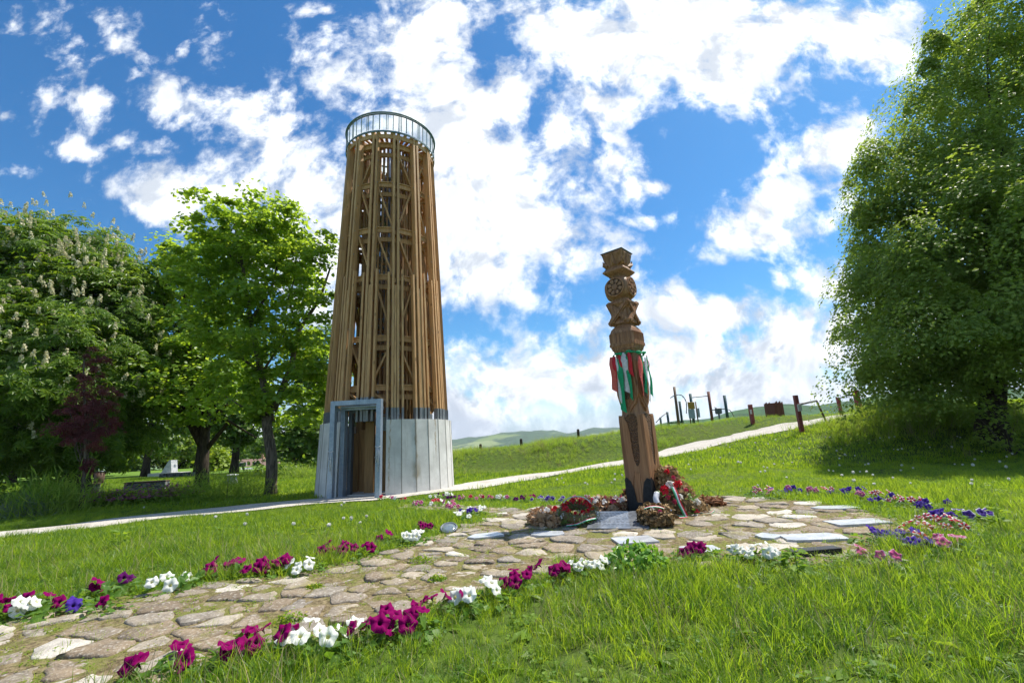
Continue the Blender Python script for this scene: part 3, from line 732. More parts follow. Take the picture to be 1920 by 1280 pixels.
# ------------------------------------------------------------------ lookout tower
TC = flat(721, 921, -0.15); _d = TC[:2] / np.linalg.norm(TC[:2]); TC = np.array([*(_d * 15.5), -0.15]); TC[0] += 0.07
TOCAM = math.atan2(-TC[1], -TC[0])          # bearing from the tower to the viewer
def tower():
    zb = -0.35 - TC[2]
    t = thing('lookout_tower', 'tall round timber lookout tower on a pale concrete drum beside the gravel path', 'tower', TC)
    c_, s_ = math.cos, math.sin
    PA = TOCAM - R_(20.5)   # portal bearing
    # which side is left: viewer-left of the tower axis
    pa = PA
    H1 = 2.06                                 # top of the concrete above tower base
    # concrete drum: flat cast panels, doorway left open
    N = 30; half = R_(19.5)
    mb = MB(); seam = MB()
    ang = [pa + half + (2 * math.pi - 2 * half) * i / (N - 3) for i in range(N - 2)]
    ro0, ro1, th = 2.10, 2.025, 0.22
    for i in range(len(ang) - 1):
        a, b = ang[i], ang[i + 1]
        vs = []
        for z, ro in ((zb, ro0 + 0.005), (H1, ro1)):
            for r in (ro, ro - th):
                for x in (a, b): vs.append((r * c_(x), r * s_(x), z))
        mb.face_add(vs, [(0, 1, 5, 4), (3, 2, 6, 7), (4, 5, 7, 6), (1, 3, 7, 5), (2, 0, 4, 6)])
        if 0 < i:
            for k, z0, z1 in ((0, zb, H1),):
                p0 = np.array([(ro0 + .002) * c_(a), (ro0 + .002) * s_(a), z0]); p1 = np.array([(ro1 + .002) * c_(a), (ro1 + .002) * s_(a), z1])
                seam.bar(p0, p1, 0.022, 0.012, (c_(a), s_(a), 0))
    base = mb.build('concrete_base', M['concrete'], t)
    seam.build('panel_joint', M['seam'], base)
    # floor of concrete ring cap inside
    fl = MB(); fl.lathe([(1.86, 0.0), (1.86, 0.06)], 40, smooth=False); fl.build('floor_slab', M['concrete'], t)
    # timber fins: 14 groups of radial boards; extra boards join lower down
    NG = 14; z0, zt = H1 + 0.30, 11.72
    def rad(z): return 1.945 + (1.535 - 1.945) * (z - H1) / (zt - H1)
    a_first = TOCAM + R_(6.0)
    levels = [9.78, 8.12, 6.48, 4.5, 3.0]
    ztops = [0, 0, levels[2] + .12, levels[2] + .25, levels[2] - .35]
    for g in range(NG):
        a = a_first + 2 * math.pi * g / NG
        er = np.array([c_(a), s_(a), 0]); et = np.array([-s_(a), c_(a), 0])
        if abs((a - pa + math.pi) % (2 * math.pi) - math.pi) < R_(9): zlow = H1 + 0.62
        else: zlow = z0
        mb = MB(); sh = MB()
        for k, (off, ztop, dep) in enumerate(((-0.075, zt, 0.20), (0.075, zt - .02, 0.20), (-0.205, ztops[2], 0.13), (0.205, ztops[3], 0.13), (0.0, ztops[4], 0.11))):
            ztop = ztop + random.uniform(-.05, .05) * (k > 1)
            p0 = er * (rad(zlow) - dep / 2 - (0.02 if k > 1 else 0)) + et * off * 1.08; p1 = er * (rad(ztop) - dep / 2 - (0.02 if k > 1 else 0)) + et * off * (0.86 if k < 2 else 1.0)
            p0[2] = zlow; p1[2] = ztop
            d = p1 - p0
            zs = [zlow, ztop] if k > 1 else [zlow, random.choice([4.6, 5.4, 3.9]), random.choice([7.7, 8.6, 7.1]), ztop]
            for za, zbb in zip(zs[:-1], zs[1:]):
                q0 = p0 + d * (za - zlow) / (ztop - zlow); q1 = p0 + d * (zbb - 0.004 - zlow) / (ztop - zlow)
                mb.bar(q0, q1, 0.070 if k < 2 else 0.060, dep, tuple(er))
            s0 = er * (rad(H1 + .1) - dep / 2 - (0.02 if k > 1 else 0)) + et * off * 1.08
            sh.bar(s0 + np.array([0, 0, H1 - 0.02]) * [0, 0, 1], s0 + np.array([0, 0, zlow + 0.04]), 0.070 if k < 2 else 0.062, dep * 1.04, tuple(er))
        # bolt heads on the fin
        bt = mb; mb.cur = 1
        for z in np.arange(3.2, zt, 0.82):
            for off in (-0.112, 0.112):
                p = er * (rad(z) - 0.05) + et * off; p[2] = z
                bt.bar(p - et * 0.008, p + et * 0.008, 0.022, 0.022, (0, 0, 1))
        fin = mb.build('timber_fin', [M['tower_wood'], M['galv']], t)
        sh.build('steel_shoe', M['shoe_steel'], fin)
    # ring beams: doubled planks spanning between the fins
    for z in levels + [11.3]:
        mb = MB()
        for g in range(NG):
            a = a_first + 2 * math.pi * g / NG; b = a + 2 * math.pi / NG
            for dz, rr, hgt in ((0.0, rad(z) - 0.23, 0.15), (-0.24, rad(z) - 0.40, 0.15)):
                p = np.array([rr * c_(a), rr * s_(a), z + dz]); q = np.array([rr * c_(b), rr * s_(b), z + dz])
                mid = (p + q) / 2; mb.bar(p, q, hgt, 0.05, tuple(mid * [1, 1, 0] / np.linalg.norm(mid[:2])))
                if dz == 0.0:
                    w = rr - 0.02
                    mb.bar((p * [w / rr, w / rr, 1]) + [0, 0, .085], (q * [w / rr, w / rr, 1]) + [0, 0, .085], 0.035, 0.16, tuple(mid * [1, 1, 0] / np.linalg.norm(mid[:2])))
            # spoke to the inner core
            p = np.array([(rad(z) - 0.1) * c_(a), (rad(z) - 0.1) * s_(a), z - 0.12]); q = np.array([0.92 * c_(a), 0.92 * s_(a), z - 0.12])
            mb.bar(p, q, 0.05, 0.13, (0, 0, 1))
        mb.build('ring_beam', M['tower_wood'], t)
    # diagonal braces between levels
    lv = [11.15] + levels + [H1 + 0.35]
    for i in range(len(lv) - 1):
        for g in range(NG):
            za, zb2 = lv[i] - 0.1, lv[i + 1] + 0.12
            if random.random() < .22: continue
            if (g + i + (random.random() < .3)) % 2: za, zb2 = zb2, za
            a = a_first + 2 * math.pi * (g + 0.10) / NG; b = a_first + 2 * math.pi * (g + 0.90) / NG
            ra, rb = rad(za) - 0.29, rad(zb2) - 0.29
            p = np.array([ra * c_(a), ra * s_(a), za]); q = np.array([rb * c_(b), rb * s_(b), zb2])
            mid = (p + q) / 2
            mb = MB(); mb.bar(p, q, 0.055, 0.15, tuple(mid * [1, 1, 0] / np.linalg.norm(mid[:2]))); 
            br = mb.build('brace', M['tower_wood'], t)
            for sgn in ():
                pass
    # inner core of slender battens round the stair
    mb = MB()
    for k in range(42):
        a = a_first + 2 * math.pi * (k + .5) / 42
        p = np.array([0.94 * c_(a), 0.94 * s_(a), 0.06 if k % 14 else 2.1]); q = np.array([0.88 * c_(a), 0.88 * s_(a), 11.55])
        if abs((a - pa + math.pi) % (2 * math.pi) - math.pi) < R_(30): p[2] = 2.5
        mb.bar(p, q, 0.062, 0.07, (c_(a), s_(a), 0))
    for k in range(56):
        a = a_first + 2 * math.pi * (k + .5) / 56
        if abs((a - pa + math.pi) % (2 * math.pi) - math.pi) < R_(26) or k % 4 == 3: continue
        zl = random.choice((H1 + .3, H1 + .3, 3.1)); zh = random.choice((11.4, 11.4, 8.2, 6.5))
        p = np.array([(rad(zl) - .46) * c_(a), (rad(zl) - .46) * s_(a), zl]); q = np.array([(rad(zh) - .46) * c_(a), (rad(zh) - .46) * s_(a), zh])
        mb.bar(p, q, 0.055, 0.06, (c_(a), s_(a), 0))
    mb.build('inner_lattice', M['inner_wood'], t)
    # spiral stair
    st = MB()
    st.tube([(0, 0, 0.06), (0, 0, 12.2)], 0.075, 10)
    nst = 60
    for k in range(nst):
        a = pa + k * R_(27); z = 0.25 + k * 0.188
        e = np.array([c_(a), s_(a), 0]); f = np.array([-s_(a), c_(a), 0])
        v = [e * 0.07 + f * 0.04, e * 0.07 - f * 0.04, e * 0.82 - f * 0.19, e * 0.82 + f * 0.19]
        st.face_add([p + [0, 0, z] for p in v] + [p + [0, 0, z + .03] for p in v], [(3, 2, 1, 0), (4, 5, 6, 7), (0, 1, 5, 4), (1, 2, 6, 5), (2, 3, 7, 6), (3, 0, 4, 7)])
        st.tube([e * 0.80 + [0, 0, z], e * 0.80 + [0, 0, z + 0.95]], 0.010, 5)
    st.tube([np.array([c_(pa + k * R_(27)) * 0.8, s_(pa + k * R_(27)) * 0.8, 0.25 + k * 0.188 + 0.95]) for k in range(nst)], 0.016, 6)
    st.build('spiral_stair', M['galv'], t)
    # deck
    mb = MB()
    for k in range(44):
        a = 2 * math.pi * k / 44
        p = np.array([0.86 * c_(a), 0.86 * s_(a), 11.62]); q = np.array([1.55 * c_(a), 1.55 * s_(a), 11.62])
        mb.bar(p, q, 0.105 if k % 2 else 0.09, 0.045, (0, 0, 1))
    for k in range(NG):
        a = a_first + 2 * math.pi * k / NG
        mb.bar((0.9 * c_(a), 0.9 * s_(a), 11.50), (1.52 * c_(a), 1.52 * s_(a), 11.50), 0.06, 0.17, (0, 0, 1))
    for rr, zz in ((1.50, 11.52), (0.98, 11.50)):
        for k in range(28):
            a, b = 2 * math.pi * k / 28, 2 * math.pi * (k + 1) / 28
            mb.bar((rr * c_(a), rr * s_(a), zz), (rr * c_(b), rr * s_(b), zz), 0.15, 0.05, (c_((a + b) / 2), s_((a + b) / 2), 0))
    mb.build('deck', M['tower_wood'], t)
    # railing
    RR = 1.585
    rl = MB()
    def ring(z, hgt, th_, mbx, R=RR, n=56):
        mbx.lathe([(R - th_, z), (R, z), (R, z + hgt), (R - th_, z + hgt), (R - th_, z)], n, cap=False, smooth=False)
    ring(11.64, 0.06, 0.03, rl); ring(12.32, 0.03, 0.04, rl)
    rl.tube([np.array([(RR + .01) * c_(a), (RR + .01) * s_(a), 12.38]) for a in np.linspace(0, 2 * math.pi, 57)], 0.026, 8, cap=False)
    rail = rl.build('railing', M['rail'], t)
    nb = 44
    for k in range(nb):
        a = a_first + 2 * math.pi * (k + 0.5) / nb
        mb = MB(); e = np.array([c_(a), s_(a), 0])
        mb.bar(e * (RR - .012) + [0, 0, 11.73], e * (RR - .012) + [0, 0, 12.32], 0.028 if k % 3 else 0.020, 0.02, tuple(e))
        if k % 3 == 0:
            f = np.array([-s_(a), c_(a), 0]) * 0.055
            mb.bar(e * (RR - .012) + f + [0, 0, 11.73], e * (RR - .012) + f + [0, 0, 12.32], 0.022, 0.02, tuple(e))
        mb.build('baluster', M['rail'], rail)
    for k in range(20):
        a, b = a_first + 2 * math.pi * k / 20 + .02, a_first + 2 * math.pi * (k + 1) / 20 - .02
        mb = MB()
        r = RR - 0.04
        aa = np.linspace(a, b, 5)
        vs = [(rr * c_(x), rr * s_(x), z) for rr in (r, r - .01) for z in (11.75, 12.29) for x in aa]
        fs = []
        for i in range(4):
            fs += [(i, i + 1, i + 6, i + 5), (10 + i + 1, 10 + i, 15 + i, 15 + i + 1)]
        mb.face_add(vs, fs); mb.build('glass_panel', M['glass'], rail)
    an = MB(); p = np.array([0.25, 0.1, 0])
    an.tube([p + [0, 0, 11.6], p + [0, 0, 12.7], p + [0, 0, 13.6]], [0.03, 0.024, 0.016], 6)
    an.tube([p + [-.5, 0, 11.6], p + [-.5, 0, 12.75]], 0.014, 6)
    an.build('lightning_rod', M['galv_dark'], t)
    # steel portal: three nested frames set in the doorway
    e = np.array([c_(pa), s_(pa), 0]); f = np.array([-s_(pa), c_(pa), 0])     # outwards, sideways
    HT = 2.60
    def frame(name, r, w, h, prof, dep, mat, parent):
        mb = MB()
        for sgn in (-1, 1):
            mb.bar(e * r + f * sgn * w + [0, 0, zb * .6], e * r + f * sgn * w + [0, 0, h - prof], prof, dep, tuple(e))
        mb.bar(e * r - f * (w + prof / 2) + [0, 0, h - prof / 2], e * r + f * (w + prof / 2) + [0, 0, h - prof / 2], prof - 0.002, dep, tuple(e))
        return mb.build(name, mat, parent)
    po = frame('door_portal', 2.36, 0.65, HT, 0.13, 0.16, M['galv'], t)
    frame('inner_frame', 2.02, 0.52, HT - 0.12, 0.12, 0.12, M['galv'], po)
    frame('inner_frame', 1.72, 0.43, HT - 0.2, 0.10, 0.16, M['galv_dark'], po)
    mb = MB()     # roof and side sheets linking the frames
    for r0, r1, w in ((2.28, 2.08, 0.62), (1.96, 1.80, 0.49)):
        for sgn in (-1, 1):
            mb.bar(e * r0 + f * sgn * w + [0, 0, HT - .22], e * r1 + f * sgn * w + [0, 0, HT - .22], 0.05, 0.07, (0, 0, 1))
    for sgn in (-1, 1):
        for rr in (1.9, 1.84):
            mb.bar(e * rr + f * sgn * (0.50) + [0, 0, 0], e * rr + f * sgn * 0.50 + [0, 0, HT - .3], 0.03, 0.05, tuple(e))
    mb.box(e * 1.95 + [0, 0, HT - 0.17], (0.6, 1.05, 0.03), np.array([e, f, [0, 0, 1]]))
    mb.build('portal_rails', M['galv'], po)
    mb = MB()     # post and boards inside the doorway
    mb.bar(e * 1.30 - f * 0.02 + [0, 0, 0.05], e * 1.30 - f * 0.02 + [0, 0, HT - .2], 0.26, 0.2, tuple(e))
    for k in range(6):
        mb.bar(e * 0.95 + f * (-0.62 + k * 0.22) + [0, 0, 0.05], e * 0.95 + f * (-0.62 + k * 0.22) + [0, 0, 1.75 + .1 * (k % 3)], 0.18, 0.04, tuple(e))
    mb.build('entrance_boards', M['inner_wood'], t)
    mb = MB(); mb.box(e * 0.99 + f * 0.36 + [0, 0, 2.0], (0.03, 0.36, 0.42), np.array([e, f, [0, 0, 1]])); 
    mb.build('notice_panel', M['bluegrey'], t)
    # white cord tied to the portal legs
    for sgn, z in ((-1, 1.25), (1, 1.32)):
        mb = MB()
        for k in range(4):
            q = e * 2.45 + f * (sgn * 0.65 + (k - 1.5) * 0.02) + [0, 0, z]
            mb.tube([q, q + e * .015 + f * random.uniform(-.03, .03) + [0, 0, -.2], q + f * random.uniform(-.05, .05) + [0, 0, -.28 - .12 * k]], 0.007, 5)
        mb.tube([e * 2.455 + f * (sgn * .65 + .075 * math.cos(x)) + [0, 0, z + .01 * math.sin(3 * x)] for x in np.linspace(0, math.pi, 8)], 0.01, 5)
        mb.build('tied_cord', M['rib_white'], po)
tower()

# ------------------------------------------------------------------ carved memorial post
PP = np.array([1.865, 7.06, 0.0]); PP[2] = T1(PP[0], PP[1]) + 0.0
PYAW = R_(-40.2); LEAN = R_(1.0)
def carved_post():
    t = thing('carved_post', 'tall carved wooden memorial post standing on the flagstones in a black steel shoe', 'memorial post', PP, PYAW)
    t.rotation_mode = 'QUATERNION'; t.rotation_quaternion = (Matrix.Rotation(-LEAN, 3, 'Y') @ Matrix.Rotation(PYAW, 3, 'Z')).to_quaternion()
    faces = [((1, 0, 0), (0, 1, 0)), ((0, 1, 0), (-1, 0, 0)), ((-1, 0, 0), (0, -1, 0)), ((0, -1, 0), (1, 0, 0))]   # normal, u
    UP = (0, 0, 1)
    mb = MB()
    mb.sqloft([(0.03, .185), (0.40, .185), (1.38, .178), (1.44, .158), (1.56, .152), (2.05, .158), (2.30, .150), (2.42, .150)], cr=0.02)
    sh = mb.build('shaft', M['carved'], t)
    for n, u in faces:
        n = np.array(n, float); u = np.array(u, float)
        pb = MB()
        W = .194
        side = [(-1, .42), (-.42, .42), (-.30, .52), (-.2, .60), (.2, .60), (.30, .52), (.42, .42), (1, .42), (1, 1.36), (.96, 1.42), (.72, 1.40), (.56, 1.32), (.46, 1.18), (.42, .86), (.34, .74), (.18, .68), (0.02, .70), (-.12, .78), (-.18, .95), (-.22, 1.16), (-.32, 1.30), (-.5, 1.37), (-.76, 1.41), (-.97, 1.43)]
        pb.extrude([(a * W, b) for a, b in side], (0, 0, 0), u, UP, n, 0.10, .196)
        pb.extrude([(a * W, b) for a, b in [(-.16, .20), (.16, .20), (.19, .50), (.30, .59), (-.30, .59), (-.19, .50)]], (0, 0, 0), u, UP, n, 0.10, .193)
        p = pb.build('carved_panel', M['carved'], sh)
        # gouged groove floor
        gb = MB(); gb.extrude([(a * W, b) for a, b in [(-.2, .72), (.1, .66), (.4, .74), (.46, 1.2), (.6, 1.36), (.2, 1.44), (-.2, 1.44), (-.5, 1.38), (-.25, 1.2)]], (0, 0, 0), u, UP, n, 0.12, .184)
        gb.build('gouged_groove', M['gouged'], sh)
        # layered shield
        for k, (s_, d1) in enumerate(((1.0, .186), (.86, .198), (.70, .205))):
            q = [(-.86, 2.24), (.86, 2.24), (.90, 1.95), (.84, 1.74), (.55, 1.60), (.2, 1.53), (0, 1.47), (-.2, 1.53), (-.55, 1.60), (-.84, 1.74), (-.90, 1.95)]
            pb = MB(); pb.extrude([(a * s_ * .205, 1.9 + (b - 1.9) * (s_ if b < 1.9 else (1.0 - .06 * k))) for a, b in q], (0, 0, 0), u, UP, n, 0.10, d1)
            pb.build('shield_carving', M['carved'] if k != 1 else M['carved'], sh)
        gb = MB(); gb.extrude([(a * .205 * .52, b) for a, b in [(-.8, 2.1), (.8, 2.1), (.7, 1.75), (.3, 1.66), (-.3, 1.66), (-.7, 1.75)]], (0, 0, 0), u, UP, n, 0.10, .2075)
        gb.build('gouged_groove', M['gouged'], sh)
    # pale weathered spine on the corner edge
    # bell-shaped block with serrated foot
    mb = MB(); mb.sm = False
    mb.sqloft([(2.40, .172), (2.425, .176), (2.43, .19), (2.455, .19), (2.46, .198), (2.485, .200), (2.49, .206), (2.55, .207), (2.70, .200), (2.76, .180), (2.80, .15), (2.815, .135), (2.86, .13)], cr=0.045)
    bell = mb.build('bell_block', M['carved'], t)
    tb = MB()
    for n, u in faces:
        n = np.array(n, float); u = np.array(u, float)
        for k in range(13):
            x = (k - 6) * .029
            tb.extrude([(x - .014, 2.492), (x + .014, 2.492), (x + .011, 2.53), (x, 2.545), (x - .011, 2.53)], (0, 0, 0), u, UP, n, 0.19, .213)
            tb.extrude([(x - .0035, 2.56), (x + .0035, 2.56), (x + .003, 2.70), (x - .003, 2.70)], (0, 0, 0), u, UP, n, 0.19, .2095)
    tb.build('serrated_edge', M['carved'], bell)
    # crossed block
    mb = MB()
    mb.sqloft([(2.84, .12), (2.85, .172), (2.88, .172), (2.93, .145), (3.03, .11), (3.12, .145), (3.18, .172), (3.21, .172), (3.22, .12)], cr=0.012)
    cb = mb.build('cross_block', M['carved'], t)
    for n, u in faces:
        n = np.array(n, float); u = np.array(u, float)
        xb = MB()
        for s_ in (-1, 1):
            d = np.array([s_ * .36, .36]) / math.hypot(.36, .36); m_ = np.array([-d[1], d[0]])
            c = np.array([0, 3.03]); L = .245
            for w, dd in ((.040, .180), (.020, .196 + .002 * s_)):
                q = [c + d * L + m_ * w, c - d * L + m_ * w, c - d * L - m_ * w, c + d * L - m_ * w]
                xb.extrude([tuple(x) for x in q][::-1], (0, 0, 0), u, UP, n, 0.08, dd + .0015 * s_)
        for s_ in (-1, 1):   # facet wedges left and right, above and below
            xb.extrude([(s_ * .16, 3.03 + .085), (s_ * .085, 3.03), (s_ * .16, 3.03 - .085)][::s_], (0, 0, 0), u, UP, n, 0.05, .125)
        xb.build('crossed_bars', M['carved'], cb)
    # rosette block
    mb = MB()
    prof = [(3.21, .125), (3.25, .13)]
    for k in range(17):
        s_ = -1 + 2 * k / 16; w = .196 * (1 - abs(s_) ** 3.2 * .42); prof.append((3.445 + s_ * .195, w, 0.05 + .03 * abs(s_)))
    prof += [(3.65, .135), (3.68, .13)]
    mb.sqloft(prof, cr=0.05, ns=5); mb.smooth = [True] * len(mb.f)
    rb = mb.build('rosette_block', M['carved'], t)
    for n, u in faces:
        n = np.array(n, float); u = np.array(u, float); z0 = 3.445
        rs = MB()
        ringp = [(math.cos(a), math.sin(a)) for a in np.linspace(0, 2 * math.pi, 40, endpoint=False)]
        vs = []; fs = []
        for r, d in ((.158, .17), (.158, .204), (.140, .207), (.134, .196)):
            vs += [n * d + u * x * r + np.array([0, 0, z0 + y * r]) for x, y in ringp]
        for i in range(3):
            for k in range(40): fs.append((i * 40 + k, i * 40 + (k + 1) % 40, (i + 1) * 40 + (k + 1) % 40, (i + 1) * 40 + k))
        rs.face_add(vs, fs, .2)
        for k in range(8):
            a = k * math.pi / 4 + .39; ca, sa = math.cos(a), math.sin(a)
            pp = []
            for j in range(14):
                b = j / 14 * 2 * math.pi; x = .092 + .036 * math.cos(b); y = .030 * math.sin(b) * (1 + .35 * math.cos(b))
                pp.append((x * ca - y * sa, z0 + x * sa + y * ca))
            rs.extrude(pp, (0, 0, 0), u, UP, n, .18, .206, .1)
            pp2 = [(np.mean([q[0] for q in pp]) * .25 + q[0] * .75, np.mean([q[1] for q in pp]) * .25 + q[1] * .75) for q in pp]
            rs.extrude(pp2, (0, 0, 0), u, UP, n, .19, .212, .1)
        for rr, d in ((.050, .207), (.040, .214)):
            rs.extrude([(x * rr, z0 + y * rr) for x, y in ringp[::2]], (0, 0, 0), u, UP, n, .18, d, .15)
        ros = rs.build('rosette', M['carved'], rb)
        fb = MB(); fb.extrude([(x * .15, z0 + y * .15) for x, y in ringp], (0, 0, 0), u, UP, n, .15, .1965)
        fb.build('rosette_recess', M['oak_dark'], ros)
    # slab and flared cap
    mb = MB(); mb.sqloft([(3.66, .13), (3.69, .165), (3.72, .193), (3.735, .195), (3.765, .17), (3.81, .14), (3.83, .135)], cr=.008)
    mb.build('collar_slab', M['carved'], t)
    mb = MB(); mb.sqloft([(3.80, .125), (3.84, .145), (4.03, .178), (4.055, .18)], cr=.006)
    cap = mb.build('flared_cap', M['carved'], t)
    for n, u in faces:
        n = np.array(n, float); u = np.array(u, float); kb = MB()
        # folded facets: a star of ridges spreading up from the foot of each face
        def fan(pts, ridge):
            vs = [n * d + u * x + np.array([0, 0, z]) for x, z, d in pts + [ridge]]
            k = len(pts); kb.face_add(vs, [(i, (i + 1) % k, k) for i in range(k)])
        fan([(-.187, 4.05, .184), (-.06, 3.83, .135), (.0, 4.05, .182)], (-.09, 4.0, .192))
        fan([(.0, 4.05, .182), (.06, 3.83, .135), (.187, 4.05, .184)], (.09, 4.0, .192))
        fan([(-.155, 3.80, .14), (-.04, 3.81, .14), (-.185, 3.93, .165)], (-.16, 3.85, .195))
        fan([(.155, 3.80, .14), (.185, 3.93, .165), (.04, 3.81, .14)], (.16, 3.85, .195))
        fan([(-.05, 3.81, .13), (.05, 3.81, .13), (.0, 4.04, .192)], (0, 3.88, .178))
        kb.build('cap_facets', M['carved'], cap)
    mb = MB(); mb.sqloft([(4.052, .193), (4.062, .195), (4.066, .192), (4.11, .02)], cr=.004); mb.build('metal_roof', M['teal'], t)
    # black steel shoe: shaped plates with a cut-out foot
    for n, u in faces:
        n = np.array(n, float); u = np.array(u, float)
        q = [(-1, 0), (-.42, 0), (-.42, .05), (-.34, .085), (.34, .085), (.42, .05), (.42, 0), (1, 0), (1, .50), (.72, .52), (.48, .46), (.34, .36), (.27, .25), (.24, .18), (-.24, .18), (-.27, .25), (-.34, .36), (-.55, .47), (-.85, .53), (-1, .50)]
        mb = MB(); mb.extrude([(a * .203, b) for a, b in q], (0, 0, 0), u, UP, n, .197, .2035); mb.build('steel_plate', M['shoe'], t)
carved_post()
def post_pt(face, u, z, off=0.0):
    """point on the carved post: face 0 = right-hand face, 1 = left-hand face as seen from the walk"""
    n, uu = ((1, 0), (0, 1)) if face == 0 else ((0, -1), (1, 0))
    x = n[0] * (.21 + off) + uu[0] * u; y = n[1] * (.21 + off) + uu[1] * u
    c, s = math.cos(PYAW), math.sin(PYAW)
    return np.array([PP[0] + c * x - s * y - z * math.sin(LEAN), PP[1] + s * x + c * y, PP[2] + z])
def ribbons():
    spec = [  # face, u, top z, length, width, material, label
        (1, -.185, 2.33, .62, .075, 'rib_pink', 'faded red ribbon at the far left edge of the carved post'),
        (1, -.135, 2.33, .46, .060, 'rib_red', 'bright red ribbon second from the left on the carved post, ending high'),
        (1, -.100, 2.30, .82, .040, 'rib_white', 'thin white ribbon left of the long green one on the carved post'),
        (1, -.055, 2.28, .93, .080, 'rib_green', 'long green ribbon hanging lowest down the left face of the carved post'),
        (1, -.035, 2.35, .50, .070, 'rib_red', 'short red ribbon lying over the long green one on the carved post'),
        (1, .030, 2.37, .70, .085, 'rib_white', 'broad knotted white ribbon in the middle of the left face of the carved post'),
        (1, .075, 2.30, .75, .045, 'rib_green', 'narrow green ribbon just right of the broad white one on the carved post'),
        (1, .120, 2.36, .42, .050, 'rib_red', 'dark red ribbon close left of the corner edge of the carved post'),
        (0, -.135, 2.30, .72, .085, 'rib_pink', 'wide faded red ribbon just right of the corner edge of the carved post'),
        (0, -.03, 2.30, .66, .050, 'rib_green', 'green ribbon in the middle of the right face of the carved post'),
        (0, .050, 2.29, .80, .065, 'rib_white', 'white ribbon hanging lowest on the right face of the carved post'),
        (0, .12, 2.31, .70, .050, 'rib_green', 'green ribbon at the far right edge of the carved post'),
        (0, .165, 2.34, .30, .040, 'rib_red', 'short red ribbon at the right end of the band on the carved post')]
    for i, (fc, u, zt, L, w, mt, lab) in enumerate(spec):
        L *= .86
        mb = MB(); n = 14; vs = []
        ph = random.uniform(0, 6); tw = random.uniform(-.5, .5); drift = random.uniform(-.02, .02)
        for k in range(n + 1):
            s = k / n; z = zt - L * s
            off = .012 + .005 * (i % 4) + .014 * math.sin(s * math.pi) + .006 * math.sin(s * 9 + ph)
            uc = u + drift * s + .008 * math.sin(s * 7 + ph); ww = 1.3 * w * (0.45 + .55 * min(1, s * 5)) / 2
            cr = .35 * math.sin(s * 5 + ph) + tw * s
            for q in (-1, 0, 1):
                vs.append(post_pt(fc, uc + q * ww * math.cos(cr), z - (.03 * q if k == n else 0), off + q * ww * math.sin(cr) * .6 + (.008 if q == 0 else 0)))
        m = len(vs)
        dn = (post_pt(fc, 0, 1, 0.0015) - post_pt(fc, 0, 1, 0))
        vs2 = vs + [v - dn for v in vs]
        fs = []
        for k in range(n):
            for q in range(2):
                a = k * 3 + q; fs += [(a, a + 1, a + 4, a + 3), (m + a + 1, m + a, m + a + 3, m + a + 4)]
            fs += [(k * 3, k * 3 + 3, m + k * 3 + 3, m + k * 3), (k * 3 + 2, m + k * 3 + 2, m + k * 3 + 5, k * 3 + 5)]
        mb.sm = True; mb.face_add(vs2, fs)
        tag(mb.build('ribbon', M[mt]), lab, 'ribbon', 'ribbons tied round the carved post')
    # the tied band round the neck
    mb = MB(); pts = []
    cs, sn = math.cos(PYAW), math.sin(PYAW)
    for k in range(41):
        a = 2 * math.pi * k / 40; r = .205 + .03 * abs(math.sin(2 * a)) + .004 * math.sin(9 * a)
        pts.append(PP + np.array([r * math.cos(a + PYAW) - 2.36 * math.sin(LEAN), r * math.sin(a + PYAW), 2.36 + .012 * math.sin(5 * a)]))
    mb.tube(pts, [.012 + .007 * math.sin(k * 1.7) for k in range(41)], 7, cap=False)
    for k in (3, 29, 33, 37):
        p = pts[k]; mb.tube([p + [-.04, 0, .015], p + [0, -.03, .0], p + [.04, 0, .012]], [.01, .03, .012], 7)
    tag(mb.build('tied_band', M['rib_green']), 'knotted green cloth band tied round the neck of the carved post', 'ribbon')
ribbons()
# ------------------------------------------------------------------ leaves and trees
def tmpl_palmate(n=6, droop=0.35):
    V = []; F = []
    for k in range(n):
        a = (k - (n - 1) / 2) * (math.radians(290) / n); L = 1.0 - 0.28 * abs(k - (n - 1) / 2) / (n / 2)
        d = np.array([math.cos(a), math.sin(a), 0]); p = np.array([-d[1], d[0], 0]); w = .16
        o = len(V)
        V += [d * .05, d * L * .62 + p * w * L + [0, 0, -droop * .25], d * L + [0, 0, -droop * L], d * L * .62 - p * w * L + [0, 0, -droop * .25]]
        F.append((o, o + 1, o + 2, o + 3))
    return np.array(V), np.array(F)
def tmpl_oval(w=.36, fold=.12):
    V = np.array([[0, 0, 0], [.5, w, fold], [1, 0, -.08], [.5, -w, fold], [.5, 0, -.02]], float)
    return V, np.array([(0, 4, 2, 1), (0, 3, 2, 4)])
def tmpl_broad():
    V = np.array([[0, 0, 0], [.15, .42, .05], [.62, .40, -.02], [1, 0, -.14], [.62, -.40, -.02], [.15, -.42, .05]], float)
    return V, np.array([(0, 3, 2, 1), (0, 5, 4, 3)])
def place_leaves(P, N, size, tm, spin=None, dirs=None):
    """copies of a leaf template at points P with normals N (random spin)"""
    Vt, Ft = tm; n = len(P)
    N = N / (np.linalg.norm(N, axis=1, keepdims=True) + 1e-9)
    a = rng.normal(size=(n, 3)) if dirs is None else dirs
    X = a - N * (a * N).sum(1, keepdims=True); X /= (np.linalg.norm(X, axis=1, keepdims=True) + 1e-9)
    Yv = np.cross(N, X)
    B = np.stack([X, Yv, N], 1)
    V = P[:, None, :] + size[:, None, None] * np.einsum('kj,njc->nkc', Vt, B)
    F = (Ft[None] + (np.arange(n) * len(Vt))[:, None, None]).reshape(-1, Ft.shape[1])
    r = np.repeat(rng.random(n), len(Vt))
    return V.reshape(-1, 3), F, r
def leaf_mesh(name, P, N, size, tm, mat, dirs=None):
    V, F, r = place_leaves(P, N, size, tm, dirs=dirs)
    return np_mesh(name, V, F, mat, r)
